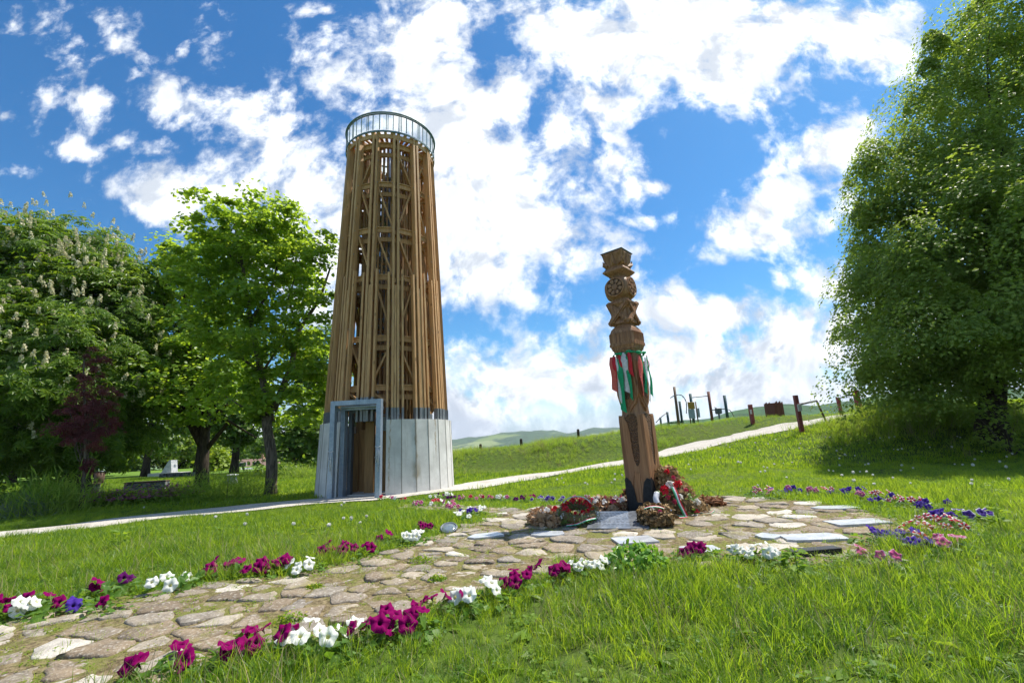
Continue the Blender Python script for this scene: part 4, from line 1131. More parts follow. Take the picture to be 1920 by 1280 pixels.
def sphere_dirs(n):
    v = rng.normal(size=(n, 3)); return v / np.linalg.norm(v, axis=1, keepdims=True)
def px_ell(e):
    """crown lobe given by its bearing and angular size at a distance -> centre and radii in metres"""
    px, py, rx, ry, y = e[:5]
    c = at(px, py, y); sx = np.linalg.norm(at(px + rx, py, y) - c); sz = np.linalg.norm(at(px, py + ry, y) - c)
    k = e[5] if len(e) > 5 else 1.0
    return c, np.array([sx, sx * k, sz])
def crown_clumps(ells, dens, inner=0.55, seed_down=-0.55):
    C = []; O = []
    for e in ells:
        c, r = px_ell(e); area = 4 * math.pi * ((r[0] * r[1]) ** 1.6 / 3 + 2 * (r[0] * r[2]) ** 1.6 / 3) ** (1 / 1.6)
        n = max(6, int(area * dens)); d = sphere_dirs(n)
        f = inner + (1 - inner) * rng.random(n) ** 0.6
        C.append(c + d * r * f[:, None]); O.append(d)
    return np.concatenate(C), np.concatenate(O)
def fill_clumps(C, O, per, R, flat_=0.55, droop=0.5, up=0.9, out=0.7, jit=0.55, jitR=0.35, shell=0.0):
    n = len(C); k = per
    rad = R * (1 + jitR * rng.normal(size=n)).clip(.4, 1.8)
    d = sphere_dirs(n * k).reshape(n, k, 3); f = rng.random((n, k, 1)) ** (1 / 2.2)
    if shell: f = shell + (1 - shell) * f; d[..., 2] = np.where(rng.random((n, k)) < .8, np.abs(d[..., 2]), d[..., 2])
    q = d * f; rho = np.linalg.norm(q[..., :2], axis=2)
    off = q * np.array([1, 1, flat_]); off[..., 2] -= droop * rho ** 2
    P = C[:, None] + off * rad[:, None, None] + (O[:, None] * 0.15 * rad[:, None, None])
    N = np.zeros((n, k, 3)); N[..., 2] = up; N += O[:, None] * out + np.stack([q[..., 0], q[..., 1], np.zeros((n, k))], -1) * droop * 1.2 + jit * rng.normal(size=(n, k, 3))
    return P.reshape(-1, 3), N.reshape(-1, 3)
def branches(mb, base, top, targets, r0, mid_z=None, n=26):
    base = np.array(base, float); top = np.array(top, float)
    idx = rng.choice(len(targets), min(n, len(targets)), replace=False)
    L = np.linalg.norm(top - base)
    for i in idx:
        q = targets[i]; h = np.clip((q[2] - base[2]) / L * 0.55 + rng.uniform(-.1, .1), .28, .92)
        p = base + (top - base) * h
        m = p + (q - p) * .5 + np.array([0, 0, .10 * np.linalg.norm(q - p)]) + rng.normal(0, .12, 3)
        rr = r0 * (1 - h * .75) * .42
        mb.tube([p, p + (m - p) * .5 + rng.normal(0, .05, 3), m, m + (q - m) * .55 + rng.normal(0, .1, 3), q], [rr, rr * .8, rr * .6, rr * .4, .012], 6)
def trunk_tube(mb, base, top, r0, r1, bend=.12, flare=1.3, n=9):
    base = np.array(base, float); top = np.array(top, float); pts = []; rs = []
    for k in range(n):
        s = k / (n - 1); p = base + (top - base) * s + np.array([math.sin(s * 5 + base[0]) * bend, math.cos(s * 4) * bend * .6 - bend * .6, 0]) * s
        pts.append(p); rs.append((r0 + (r1 - r0) * s) * (1 + (flare - 1) * max(0, 1 - s * 9)))
    pts[0] = pts[0] - np.array([0, 0, .15]); mb.tube(pts, rs, 12)
    return pts
def tree(name, label, base, top, r0, ells, dens, per, R, tm, lsize, leaf, bark, group=None, nb=26, forks=(), inner=.55, fc={}, cat='tree', r1=None, zmin=None):
    base = np.array(base, float); t = thing(name, label, cat, base, 0, group)
    C, O = crown_clumps(ells, dens, inner)
    if zmin is not None:
        k = C[:, 2] > zmin; C, O = C[k], O[k]
    P, N = fill_clumps(C, O, per, R, **fc)
    sz = lsize * rng.uniform(.7, 1.25, len(P))
    me = leaf_mesh('crown', P - base, N, sz, tm, leaf)
    link('crown', me, t)
    mb = MB(); top = np.array(top, float)
    trunk_tube(mb, (0, 0, 0), top - base, r0, r1 or r0 * .35)
    for f in forks:
        f = [np.array(q, float) - base for q in f[0]], f[1]
        mb.tube(f[0], [f[1] * (1 - .75 * i / (len(f[0]) - 1)) for i in range(len(f[0]))], 10)
    branches(mb, np.zeros(3), top - base, C - base, r0, n=nb)
    mb.build('trunk', bark, t)
    return t, C, O
PALM = tmpl_palmate(); OVAL = tmpl_oval(); BROAD = tmpl_broad()

def big_trees():
    # flowering chestnut at the left edge
    y = 18.8
    b = on(190, 918); b = np.array([at(150, 905, y)[0], y, 0]); b[2] = T1(*b[:2])
    ells = [(60, 560, 160, 145, y), (165, 620, 125, 150, y - .6), (30, 760, 160, 130, y - .5), (165, 765, 100, 105, y - 1.2), (120, 500, 110, 90, y + .6),
            (215, 560, 60, 85, y), (-90, 660, 170, 210, y), (225, 690, 60, 110, y), (100, 690, 165, 130, y - 1.8), (20, 470, 70, 60, y), (235, 800, 45, 70, y), (258, 610, 42, 80, y), (262, 700, 40, 90, y), (200, 500, 50, 45, y)]
    t, C, O = tree('chestnut_tree', 'dark flowering chestnut covered in cream blossom candles at the left edge', b, at(110, 520, y), .42, ells, 1.15, 32, .70, PALM, .26, M['chestnut'], M['bark_dark'], nb=30, fc=dict(flat_=.5, droop=.55, out=.8, jit=.4))
    # candles stand on the outside of the crown
    n = 1900; k = rng.choice(len(C), n)
    P = C[k] + O[k] * .5 + np.array([-.15, -.45, .25]) * rng.random((n, 1)) + rng.normal(0, .2, (n, 3))
    ok = (O[k][:, 2] > -.55); P = P[ok]; n = len(P)
    m = 22; s = np.linspace(0, 1, m); ang = s * 40
    rad = .055 * (1 - s * .8) + .008
    cone = np.stack([rad * np.cos(ang), rad * np.sin(ang), s * .24], -1)
    ax = np.array([0, 0, 1]) + O[k][ok] * .35 + rng.normal(0, .16, (n, 3)); ax /= np.linalg.norm(ax, axis=1, keepdims=True)
    ux = np.cross(ax, [1, 0, 0]); ux /= np.linalg.norm(ux, axis=1, keepdims=True); uy = np.cross(ax, ux)
    Q = P[:, None] + cone[None, :, :1] * ux[:, None] + cone[None, :, 1:2] * uy[:, None] + cone[None, :, 2:] * ax[:, None]
    Q = Q.reshape(-1, 3); NN = rng.normal(size=Q.shape)
    me = leaf_mesh('blossom_candles', Q - b, NN, rng.uniform(.04, .065, len(Q)), (np.array([[-.5, -.5, 0], [.5, -.5, .1], [.5, .5, 0], [-.5, .5, .1]]), np.array([(0, 1, 2, 3)])), M['candle'])
    o = link('blossom_candles', me, t); tag(o, kind='stuff')
    # dark trunk tree in the middle, low bright branches
    b = on(378, 917); y = b[1]
    ells = [(320, 540, 42, 60, y), (310, 610, 45, 70, y), (300, 530, 40, 55, y), (330, 480, 36, 42, y), (285, 600, 34, 60, y), (345, 560, 60, 75, y), (390, 500, 60, 60, y), (380, 640, 95, 75, y), (345, 720, 70, 70, y - .6), (400, 740, 95, 55, y - .8), (430, 660, 60, 80, y), (320, 640, 45, 70, y), (360, 690, 100, 60, y - 1.4), (300, 720, 40, 50, y)]
    tree('broadleaf_tree', 'leafy tree with a thick dark trunk, between the chestnut and the tower', b, at(395, 560, y), .24, ells, 1.05, 64, .62, BROAD, .15, M['ash'], M['bark_dark'], nb=34, forks=[([at(378, 830, y), at(340, 760, y), at(300, 690, y - .3), at(270, 640, y)], .2), ([at(380, 850, y), at(430, 790, y), at(480, 820, y - .3)], .12)], fc=dict(flat_=.35, droop=.45, out=.35, jit=.4), group=None)
    # grey trunk tree next to the tower
    b = on(507, 930); y = b[1]
    ells = [(430, 430, 85, 68, y), (490, 420, 80, 55, y), (540, 450, 50, 60, y), (400, 500, 75, 70, y), (480, 520, 100, 80, y), (570, 510, 52, 62, y), (590, 600, 42, 70, y), (555, 680, 60, 70, y), (480, 640, 90, 80, y),
            (440, 590, 80, 70, y), (590, 730, 40, 70, y), (520, 770, 70, 35, y), (460, 720, 60, 50, y), (605, 470, 24, 35, y)]
    f1 = [at(508, 790, y), at(490, 700, y), at(470, 600, y), at(455, 500, y), at(440, 420, y)]
    f2 = [at(512, 770, y), at(545, 690, y), at(560, 620, y), at(600, 560, y + .2), at(620, 500, y)]
    tree('broadleaf_tree', 'tallest leafy tree, with an upright grey trunk, directly left of the tower', b, at(510, 780, y), .19, ells, 1.35, 76, .48, BROAD, .135, M['ash'], M['bark'], nb=0, r1=.15, forks=[(f1, .13), (f2, .12), ([f1[1], at(440, 660, y), at(400, 600, y)], .06), ([f1[2], at(510, 540, y), at(530, 450, y)], .06), ([f1[3], at(410, 460, y), at(380, 420, y)], .04),
         ([f2[1], at(590, 690, y), at(610, 680, y)], .05), ([f2[2], at(540, 560, y), at(560, 500, y)], .05), ([f1[1], at(530, 640, y), at(540, 590, y)], .05), ([f1[0], at(450, 760, y), at(420, 740, y)], .05)], inner=.35, fc=dict(flat_=.38, droop=.35, out=.25, jit=.5))
    # purple-leaved maple
    b = on(152, 957); y = b[1]
    ells = [(172, 680, 18, 35, y), (168, 730, 30, 35, y), (160, 780, 50, 30, y), (198, 745, 24, 24, y), (140, 800, 34, 22, y), (190, 790, 32, 28, y), (165, 820, 36, 20, y), (163, 872, 9, 10, y)]
    tree('purple_maple', 'slim young maple with dark purple leaves in front of the chestnut', b, at(172, 670, y), .055, ells, 5.0, 24, .21, tmpl_palmate(5, .5), .085, M['purple'], M['bark'], nb=20, inner=.3, fc=dict(flat_=.5, droop=.6, out=.4, jit=.5))
    # great linden on the right
    y = 14.6
    b = np.array([at(1850, 800, y)[0], y, 0]); b[2] = T1(*b[:2])
    ells = [(1770, 600, 165, 150, y), (1800, 400, 165, 160, y), (1870, 200, 130, 170, y), (1910, 600, 150, 230, y), (1705, 520, 85, 110, y), (1695, 650, 60, 75, y), (1705, 330, 62, 75, y), (1735, 230, 50, 55, y), (1835, 90, 82, 90, y), (1675, 420, 48, 55, y),
            (2040, 400, 190, 330, y), (1735, 715, 60, 50, y), (1800, 740, 90, 65, y - .5), (1900, 740, 90, 70, y - .5), (1850, 500, 140, 160, y - 2.4), (1780, 640, 120, 100, y - 2.2), (1930, 330, 120, 160, y - 2.2), (1640, 690, 24, 26, y), (1612, 500, 26, 28, y), (1626, 305, 22, 22, y), (1930, 30, 90, 110, y), (1755, 770, 36, 34, y)]
    t, C, O = tree('linden_tree', 'huge drooping linden with dense foliage at the right edge', b, at(1880, 330, y), .36, ells, .62, 460, .85, OVAL, .112, M['linden'], M['bark_dark'], nb=40, inner=.66, fc=dict(flat_=.6, droop=1.0, out=.3, jit=.45, jitR=.5, shell=.5), zmin=2.2)
big_trees()

def back_trees():
    lab = ['far green tree seen between the chestnut and the dark-trunked tree', 'far tree behind the dark trunk of the broadleaf tree', 'far tree between the dark trunk and the grey trunk', 'far tree just right of the grey trunk beside the tower',
           'far low tree beneath the chestnut at the left edge', 'pale lime-green tree far behind, low between the two trunks', 'far tree standing behind the purple maple', 'tall far tree filling the gap left of the tower', 'low distant tree right behind the litter bin', 'light green distant tree behind the white monument', 'low distant tree just left of the concrete drum', 'distant tree behind the ochre house', 'low distant tree under the dark chestnut, far left']
    sp = [((290, 745, 55, 95, 38), 'backleaf'), ((385, 735, 70, 85, 42), 'backleaf'), ((450, 750, 60, 85, 36), 'backleaf'), ((555, 800, 55, 75, 33), 'backleaf'),
          ((40, 800, 90, 80, 40), 'backleaf'), ((408, 858, 24, 34, 46), 'limeleaf'), ((190, 790, 80, 90, 44), 'backleaf'), ((600, 720, 50, 120, 40), 'backleaf'), ((250, 838, 60, 45, 62), 'backleaf'), ((345, 835, 62, 45, 66), 'limeleaf'), ((520, 850, 60, 40, 70), 'backleaf'), ((440, 838, 55, 34, 78), 'backleaf'), ((90, 850, 90, 50, 60), 'backleaf')]
    for i, (e, mt) in enumerate(sp):
        c, r = px_ell(e); g = np.array([c[0], e[4], T1(c[0], e[4])])
        lobes = [e] + [(e[0] + rng.uniform(-.6, .6) * e[2], e[1] + rng.uniform(-.6, .6) * e[3], e[2] * .6, e[3] * .55, e[4]) for _ in range(5)]
        tree('background_tree', lab[i], g, c + np.array([0, 0, r[2] * .3]), .3, lobes, .5, 34, .95, BROAD, .30, M[mt], M['bark_dark'], 'trees far behind the lawn', nb=10, fc=dict(flat_=.5, droop=.4, out=.6, jit=.5))
    # sunlit bushes behind the linden
    for e, lab, s in (((1760, 815, 60, 32, 20.5), 'sunlit yellow-green bush glowing beneath the linden, left of its trunk', 'limeleaf'), ((1882, 800, 62, 42, 13.4), 'green bush beneath the linden at the right edge', 'linden'), ((1690, 800, 36, 24, 21), 'pale small bush under the left side of the linden', 'greyleaf')):
        c, r = px_ell(e); g = np.array([c[0], e[4], T1(c[0], e[4])])
        t = thing('bush', lab, 'bush', g)
        C, O = crown_clumps([e], 3.0, .5); P, N = fill_clumps(C, O, 30, .35)
        P[:, 2] = np.maximum(P[:, 2], terrain(P[:, 0], P[:, 1]) + .03)
        link('foliage', leaf_mesh('foliage', P - g, N, .10 * rng.uniform(.7, 1.3, len(P)), OVAL, M[s]), t)
        mb = MB()
        for k in range(7):
            q = C[rng.integers(len(C))] - g; mb.tube([(0, 0, -.05), q * .5 + [0, 0, .1], q], [.02, .014, .005], 5)
        mb.build('stems', M['bark'], t)
back_trees()

# ------------------------------------------------------------------ shrubs by the gravel path
def shrub(name, label, pxs, rx, h, leaf, lsize, tm, per=18, n=60, cat='shrub', up=.8, spiky=0.0, extra=None):
    """low mound spread along ground points"""
    pts = [on(*p) for p in pxs]; c = np.mean(pts, 0); t = thing(name, label, cat, c)
    P = []
    for q in pts:
        d = sphere_dirs(n); d[:, 2] = np.abs(d[:, 2]); f = rng.random((n, 1)) ** .4
        P.append(np.array([q[0], q[1], T1(q[0], q[1])]) + d * f * np.array([rx, rx * .7, h]))
    P = np.concatenate(P); O = (P - np.repeat(pts, n, 0)); O /= np.linalg.norm(O, axis=1, keepdims=True) + 1e-6
    Q, N = fill_clumps(P, O, per, lsize * 2.0, flat_=.8, droop=.2, up=up)
    Q[:, 2] = np.maximum(Q[:, 2], terrain(Q[:, 0], Q[:, 1]) + .02)
    dirs = None
    if spiky: dirs = rng.normal(size=Q.shape) * .45 + np.array([0, 0, spiky]) + (np.repeat(O, per, 0)) * .5; N = rng.normal(size=Q.shape)
    link('foliage', leaf_mesh('foliage', Q - c, N, lsize * rng.uniform(.6, 1.3, len(Q)), tm, leaf, dirs=dirs), t)
    if extra:
        k = rng.choice(len(Q), extra[1]); top = Q[k] + [0, 0, .05]
        top[:, 2] = np.maximum(top[:, 2], terrain(top[:, 0], top[:, 1]) + h * .55)
        tag(link('blossoms', leaf_mesh('blossoms', top - c, rng.normal(size=top.shape) * .6 + [0, 0, .8], extra[2] * rng.uniform(.7, 1.3, len(top)), OVAL, extra[0]), t), kind='stuff')
    mb = MB()
    for k in range(8):
        q = Q[rng.integers(len(Q))] - c; b0 = np.array([q[0] * .8, q[1] * .8, T1(c[0] + q[0] * .8, c[1] + q[1] * .8) - c[2] - .03]); mb.tube([b0, (b0 + q) / 2 + [0, 0, .03], q], [.012, .009, .004], 5)
    mb.build('stems', M['bark'], t)
    return t
SPIKE = (np.array([[0, -.035, 0], [0, .035, 0], [.55, .03, .02], [.55, -.03, .02], [1, 0, -.1], [1, 0, -.1]], float), np.array([(0, 1, 2, 3), (3, 2, 4, 5)]))
def shrubs():
    shrub('grass_mound', 'bushy mound of grey-green ornamental grass left of the purple maple', [(118, 958), (95, 962), (72, 965)], .75, .62, M['weed'] if False else M['bank_grass'], .30, SPIKE, 10, 90, 'plant', spiky=1.0)
    shrub('lavender_mound', 'low silvery lavender mound at the left end of the planting', [(38, 968), (58, 968)], .5, .38, M['greyleaf'], .16, SPIKE, 10, 80, 'plant', spiky=1.0)
    shrub('dark_shrub', 'dark green shrub behind the grass mound at the left edge', [(20, 945), (60, 940), (110, 935)], .9, .85, M['chestnut'], .13, OVAL, 18, 60)
    shrub('flower_border', 'low border of pink-purple flowers along the gravel path', [(175, 952), (205, 950), (235, 947), (265, 945), (295, 943), (325, 940), (350, 938)], .55, .42, M['ash'], .10, OVAL, 12, 60, 'flower bed', extra=(M['pinkbed'], 3200, .07))
    shrub('spreading_shrub', 'spreading grey-green shrub in front of the dark trunk', [(370, 938), (395, 937), (420, 936), (445, 935), (470, 934)], .7, .8, M['bank_grass'], .16, SPIKE, 14, 70, spiky=.6)
    shrub('far_hedge', 'distant mound of pale green grass plants left of the tower base', [(545, 897), (565, 896), (585, 895)], .8, .55, M['bank_grass'], .22, SPIKE, 10, 60, 'hedge', spiky=1.0)
    shrub('far_hedge', 'distant dark hedge behind the grey trunk', [(525, 893), (500, 893), (540, 890)], 1.0, .75, M['backleaf'], .18, OVAL, 14, 60, 'hedge')
shrubs()

# ------------------------------------------------------------------ things on the far lawn at the left
def far_lawn():
    def g(px, py): return on(px, py)
    # slate wall with a white monument behind it
    a = at(302, 905, 34); b = at(371, 905, 34); za, zb = T1(a[0], 34), T1(b[0], 34)
    top = at(335, 886, 34)[2]; z = min(za, zb)
    mb = MB(); L = b[0] - a[0]
    for k in range(6):
        mb.box(((a[0] + L * (k + .5) / 6), 34 + .25 * math.sin(k * .5), (top + z) / 2 - .1), (L / 6 + .02, .5, top - z + .2 + .03 * (k % 2)))
    tag(mb.build('slate_wall', M['slatewall']), 'long dark slate wall seen left of the dark trunk', 'wall')
    c = at(318, 886, 38); z = T1(c[0], 38); t = thing('monument', 'white sloping monument rising behind the dark slate wall', 'monument', (c[0], 38, z))
    h = (at(322, 862, 38)[2] - z)
    mb = MB(); mb.extrude([(-.55, 0), (.45, 0), (.35, h * .5), (.25, h), (.1, h), (-.35, h * .35)], (0, 0, 0), (1, 0, 0), (0, 0, 1), (0, 1, 0), -.35, .35); mb.build('slab', M['marble'], t)
    mb = MB(); mb.box((0, 0, .12), (2.6, 1.2, .3)); mb.build('plinth', M['paleplaster'], t)
    # gabion benches
    for (p0, p1, lab) in (((236, 924), (312, 920), 'long gabion stone bench with a dark plank seat, behind the flower border'), ((140, 928), (186, 924), 'gabion stone bench half hidden behind the purple maple')):
        q0, q1 = g(*p0), g(*p1); d = q1 - q0; d[2] = 0; L = np.linalg.norm(d); d /= L; n = np.array([-d[1], d[0], 0]); c = (q0 + q1) / 2
        t = thing('gabion_bench', lab, 'bench', c, math.atan2(d[1], d[0]))
        mb = MB(); mb.box((0, 0, .17), (L, .55, .44), bev=.02); mb.build('stone_cage', M['gabion'], t)
        mb = MB()
        for k in range(3): mb.box((0, -.2 + .2 * k, .42), (L + .04, .17, .045))
        mb.build('seat', M['old_wood'], t)
    p = at(183, 918, 29); p[2] = T1(p[0], p[1]); t = thing('litter_bin', 'round rust-brown litter bin by the gabion bench', 'bin', p)
    mb = MB(); mb.lathe([(.2, 0), (.24, .02), (.26, .75), (.23, .75), (.22, .6)], 16); mb.build('bin_body', M['bin'], t)
    mb = MB(); mb.lathe([(.27, .72), (.28, .74), (.28, .78), (.25, .78)], 16); mb.build('rim', M['galv_dark'], t)
    p = g(434, 908); t = thing('stone_bollard', 'white tapered stone bollard on the far lawn', 'bollard', p)
    h = at(434, 893, p[1])[2] - p[2]
    mb = MB(); mb.lathe([(.27, -.05), (.27, .08), (.20, h * .8), (.17, h)], 16); mb.build('column', M['marble'], t)
    mb = MB(); mb.lathe([(.2, h), (.28, h + .03), (.28, h + .09), (.1, h + .12)], 16); mb.build('cap', M['marble'], t)
    # low wall and pale structure farther right
    q0, q1 = at(395, 905, 36), at(500, 899, 36); z = min(T1(q0[0], 36), T1(q1[0], 36)); tp = at(450, 891, 36)[2]
    mb = MB()
    for k in range(5): mb.box((q0[0] + (q1[0] - q0[0]) * (k + .5) / 5, 36 + .1 * k, (tp + z) / 2 - .1), ((q1[0] - q0[0]) / 5, .45, tp - z + .2 + .02 * (k % 2)))
    tag(mb.build('stone_wall', M['slatewall']), 'low grey stone wall between the dark trunk and the grey trunk', 'wall')
    # house
    y = 60; c = at(474, 888, y); z = T1(c[0], y); t = thing('house', 'small ochre house with a brown roof far behind the trees', 'house', (c[0], y, z))
    w = 5.2; h = at(474, 874, y)[2] - z; hr = at(474, 860, y)[2] - z
    mb = MB(); mb.box((0, 0, h / 2 - .3), (w, 4, h + .6)); mb.build('wall', M['plaster'], t)
    mb = MB(); mb.face_add([(-w / 2 - .4, -2.4, h), (w / 2 + .4, -2.4, h), (w / 2 + .4, 2.4, h), (-w / 2 - .4, 2.4, h), (-w / 2 + .6, 0, hr), (w / 2 - .6, 0, hr)], [(3, 2, 1, 0), (0, 1, 5, 4), (2, 3, 4, 5), (1, 2, 5), (3, 0, 4)]); rf = mb.build('roof', M['roof'], t)
    mb = MB(); mb.box((.9, .3, hr + .1), (.45, .45, 1.1)); mb.build('chimney', M['plaster'], rf)
    for x in (-1.6, -.2, 1.5):
        mb = MB(); mb.box((x, -2.0, h * .55), (.8, .12, .95), bev=.02); wd = mb.build('window', M['window'], t)
        fr = MB()
        for sx in (-1, 1): fr.box((x + sx * .44, -2.05, h * .55), (.08, .1, 1.05))
        for sz in (-1, 1): fr.box((x, -2.05, h * .55 + sz * .52), (.8, .1, .08))
        fr.build('frame', M['marble'], wd)
    # canopy bench near the house
    p = at(450, 893, 46); z = T1(p[0], 46); t = thing('market_canopy', 'small white-roofed stand on the far lawn before the ochre house', 'stand', (p[0], 46, z))
    h = at(450, 886, 46)[2] - z
    mb = MB(); mb.face_add([(-1.3, -.7, h), (1.3, -.7, h), (1.3, .7, h), (-1.3, .7, h), (-1.1, 0, h + .45), (1.1, 0, h + .45)], [(3, 2, 1, 0), (0, 1, 5, 4), (2, 3, 4, 5), (1, 2, 5), (3, 0, 4)]); mb.build('canopy', M['marble'], t)
    for sx in (-1, 1):
        for sy in (-1, 1):
            mb = MB(); mb.tube([(sx * 1.1, sy * .5, -.1), (sx * 1.1, sy * .5, h + .02)], .05, 8); mb.build('leg', M['galv_dark'], t)
far_lawn()

# ------------------------------------------------------------------ exercise ground and barriers on the bank
def playground():
    Yg = 31.0
    def gp(px, py, y=Yg): p = at(px, py, y); return p
    def pole(px, pt, pb, y=Yg): a = gp(px, pt, y); return a, np.array([a[0], a[1], T1(a[0], a[1]) - .2])
    def post_thing(name, label, cat, pts, rad, mat, group=None, cap=True):
        pass
    # parallel bar, low, at the left
    t0 = gp(1238, 782); t1 = gp(1251, 772)
    t = thing('parallel_bar', 'low exercise bar with two posts, leftmost on the bank', 'exercise bar', (t0[0], t0[1], T1(t0[0], t0[1])))
    L = np.array(t.location)
    for q, r in ((t0, .07), (t1, .08)):
        mb = MB(); mb.tube([np.array([q[0], q[1], T1(q[0], q[1]) - .2]) - L, q - L], r, 8); mb.build('post', M['teal'], t)
    mb = MB(); mb.tube([gp(1230, 792) - L, t0 - L + [0, 0, -.03], t1 - L + [0, 0, -.03]], .03, 6); mb.build('bar', M['post_steel'], t)
    mb = MB(); mb.tube([gp(1252, 793) - L, gp(1282, 791) - L], .05, 6); mb.build('lower_bar', M['teal'], t)
    # climbing frame with curved ladder
    c = gp(1265, 790); t = thing('climbing_ladder', 'tall wooden pole with a curved overhead monkey-bar ladder', 'climbing frame', (c[0], c[1], T1(c[0], c[1]))); L = np.array(t.location)
    a, b = pole(1264, 725, 0); mb = MB(); mb.tube([b - L, a - L], [.10, .085], 10); mb.build('tall_pole', M['old_wood'], t)
    a, b = pole(1274, 752, 0); mb = MB(); mb.tube([b - L, a - L], .08, 8); mb.build('short_pole', M['teal'], t)
    mb = MB()
    for y in (Yg - .5, Yg + .6):
        q = [gp(1257, 746, y), gp(1265, 741, y), gp(1276, 740, y), gp(1283, 746, y), gp(1287, 756, y), gp(1287, 775, y)]
        mb.tube([x - L for x in catmull(q, 5)], .03, 6)
    mb.build('side_rails', M['galv_dark'], t)
    for px, py in ((1268, 741), (1275, 741), (1280, 744), (1284, 750), (1286, 758), (1287, 768)):
        mb = MB(); mb.tube([gp(px, py, Yg - .5) - L, gp(px, py, Yg + .6) - L], .022, 6); mb.build('rung', M['galv_dark'], t)
    # information board
    c = gp(1300, 785); t = thing('notice_board', 'notice board with an ochre head panel and two pale blue panels', 'sign', (c[0], c[1], T1(c[0], c[1]))); L = np.array(t.location)
    def panel(x0, y0, x1, y1, mat, dy, nm):
        p = gp(x0, y0, Yg - .3 + dy); q = gp(x1, y1, Yg - .3 + dy); mb = MB(); mb.box((p + q) / 2 - L, (abs(q[0] - p[0]), .05, abs(p[2] - q[2])), bev=.01); mb.build(nm, mat, t)
    panel(1289, 754, 1303, 766, M['ochre'], 0, 'head_panel'); panel(1290, 767, 1304, 784, M['bluegrey'], 0.02, 'text_panel'); panel(1304.5, 765, 1313, 782, M['bluegrey'], .12, 'side_panel')
    for px in (1290, 1304):
        a, b = pole(px, 753, 0, Yg - .24); mb = MB(); mb.tube([b - L, a - L], .045, 8); mb.build('post', M['old_wood'], t)
    # horizontal bars
    c = gp(1328, 780); t = thing('pull_up_bar', 'tall pull-up bar between two dark posts, right of the notice board', 'exercise bar', (c[0], c[1], T1(c[0], c[1]))); L = np.array(t.location)
    for px, pt in ((1294, 738), (1328, 734)):
        a, b = pole(px, pt, 0, Yg + .4); mb = MB(); mb.tube([b - L, a - L], .095, 10); mb.build('post', M['red_wood'] if px > 1300 else M['teal'], t)
    mb = MB(); mb.tube([gp(1294, 745.5, Yg + .4) - L, gp(1328, 742, Yg + .4) - L], .028, 8); mb.build('bar', M['post_steel'], t)
    c = gp(1358, 778); t = thing('pull_up_bar', 'single dark post with a low bar, farthest right of the exercise equipment', 'exercise bar', (c[0], c[1], T1(c[0], c[1]))); L = np.array(t.location)
    a, b = pole(1358, 741, 0); mb = MB(); mb.tube([b - L, a - L], .095, 10); mb.build('post', M['teal'], t)
    mb = MB(); mb.tube([gp(1334, 768.5) - L, gp(1360, 766) - L], .03, 8); mb.build('bar', M['post_steel'], t)
    mb = MB(); mb.tube([x - L for x in catmull([gp(1360, 767), gp(1367, 768), gp(1372, 773), gp(1376, 781)], 5)], .028, 8); mb.build('curved_arm', M['post_steel'], t)
    c = gp(1347, 775); t = thing('exercise_trainer', 'small dark fitness trainer with two curved handles', 'fitness machine', (c[0], c[1], T1(c[0], c[1]))); L = np.array(t.location)
    mb = MB(); a = gp(1347, 770) - L; mb.tube([(a[0], 0, -.2), (a[0], 0, a[2] + .1)], .06, 8); mb.box(a, (.34, .3, .42), bev=.05); mb.build('body', M['galv_dark'], t)
    for s in (-1, 1):
        q = [gp(1347 + s * 2, 770), gp(1347 + s * 4, 766), gp(1347 + s * 4.5, 764), gp(1347 + s * 6.5 - 2, 763.5)]
        mb = MB(); mb.tube([x - L for x in catmull(q, 4)], .025, 6); mb.build('handle', M['galv_dark'], t)
    # marker posts along the far bank
    for px, py, y, lab in ((901, 836, 24.5, 'smallest dark marker post far left on the bank'), (977, 826, 24.5, 'middle one of three small marker posts on the bank'), (1084, 808, 24.5, 'largest of three small marker posts on the bank')):
        a = gp(px, py, y); z = T1(a[0], y); mb = MB(); h = a[2] - z + .1
        mb.lathe([(.07, -.2), (.07, h - .03), (.055, h), (.01, h + .015)], 8)
        tag(mb.build('marker_post', M['bark_dark'], None, (a[0], y, z)), lab, 'post', 'marker posts on the bank')
    # timber bin screen
    q0 = gp(1437, 757, 23.4); q1 = gp(1462, 755, 23.4); c = (q0 + q1) / 2; z = T1(c[0], 23.4)
    t = thing('slatted_screen', 'brown slatted timber screen standing behind the path', 'screen', (c[0], 23.4, z), R_(12)); h = c[2] - z; w = (q1[0] - q0[0]) * .72
    for face, (ox, oy, rz_) in enumerate(((0, -.35, 0), (0, .35, 0))):
        mb = MB()
        for k in range(8): mb.box((-w / 2 + w * (k + .5) / 8, oy, h / 2 + .04 * (k % 3) - .1), (w / 8 - .012, .035, h + .2))
        mb.build('slat_panel', M['red_wood'], t)
    mb = MB()
    for k in range(6):
        for s in (-1, 1): mb.box((s * w / 2, -.29 + .116 * k, h / 2 - .1), (.035, .10, h + .2))
    mb.build('side_panel', M['red_wood'], t)
    # red posts and lift barriers
    def rpost(px, pt, pb, rad, mat, parent, L):
        p = on(px, pb); d = p[1]; top = at(px - 2, pt, d); mb = MB()
        mb.box((p + top) / 2 - L + [0, 0, -.08], (rad * 2, rad * 2, top[2] - p[2] + .16), bev=.012); return p, top, mb
    p = on(1410, 795); t = thing('barrier_post', 'lone faded red post left of the path with a white tag', 'post', p); L = p
    _, top, mb = rpost(1410, 758, 795, .075, None, t, L); mb.build('post', M['post_red'], t)
    mb = MB(); mb.box((0, -.085, (top[2] - p[2]) * .62), (.09, .012, .2)); mb.build('tag_plate', M['marble'], t)
    p = on(1504, 811); t = thing('lift_barrier', 'leaning red post with a grey tube frame closing the path', 'barrier', p); L = p
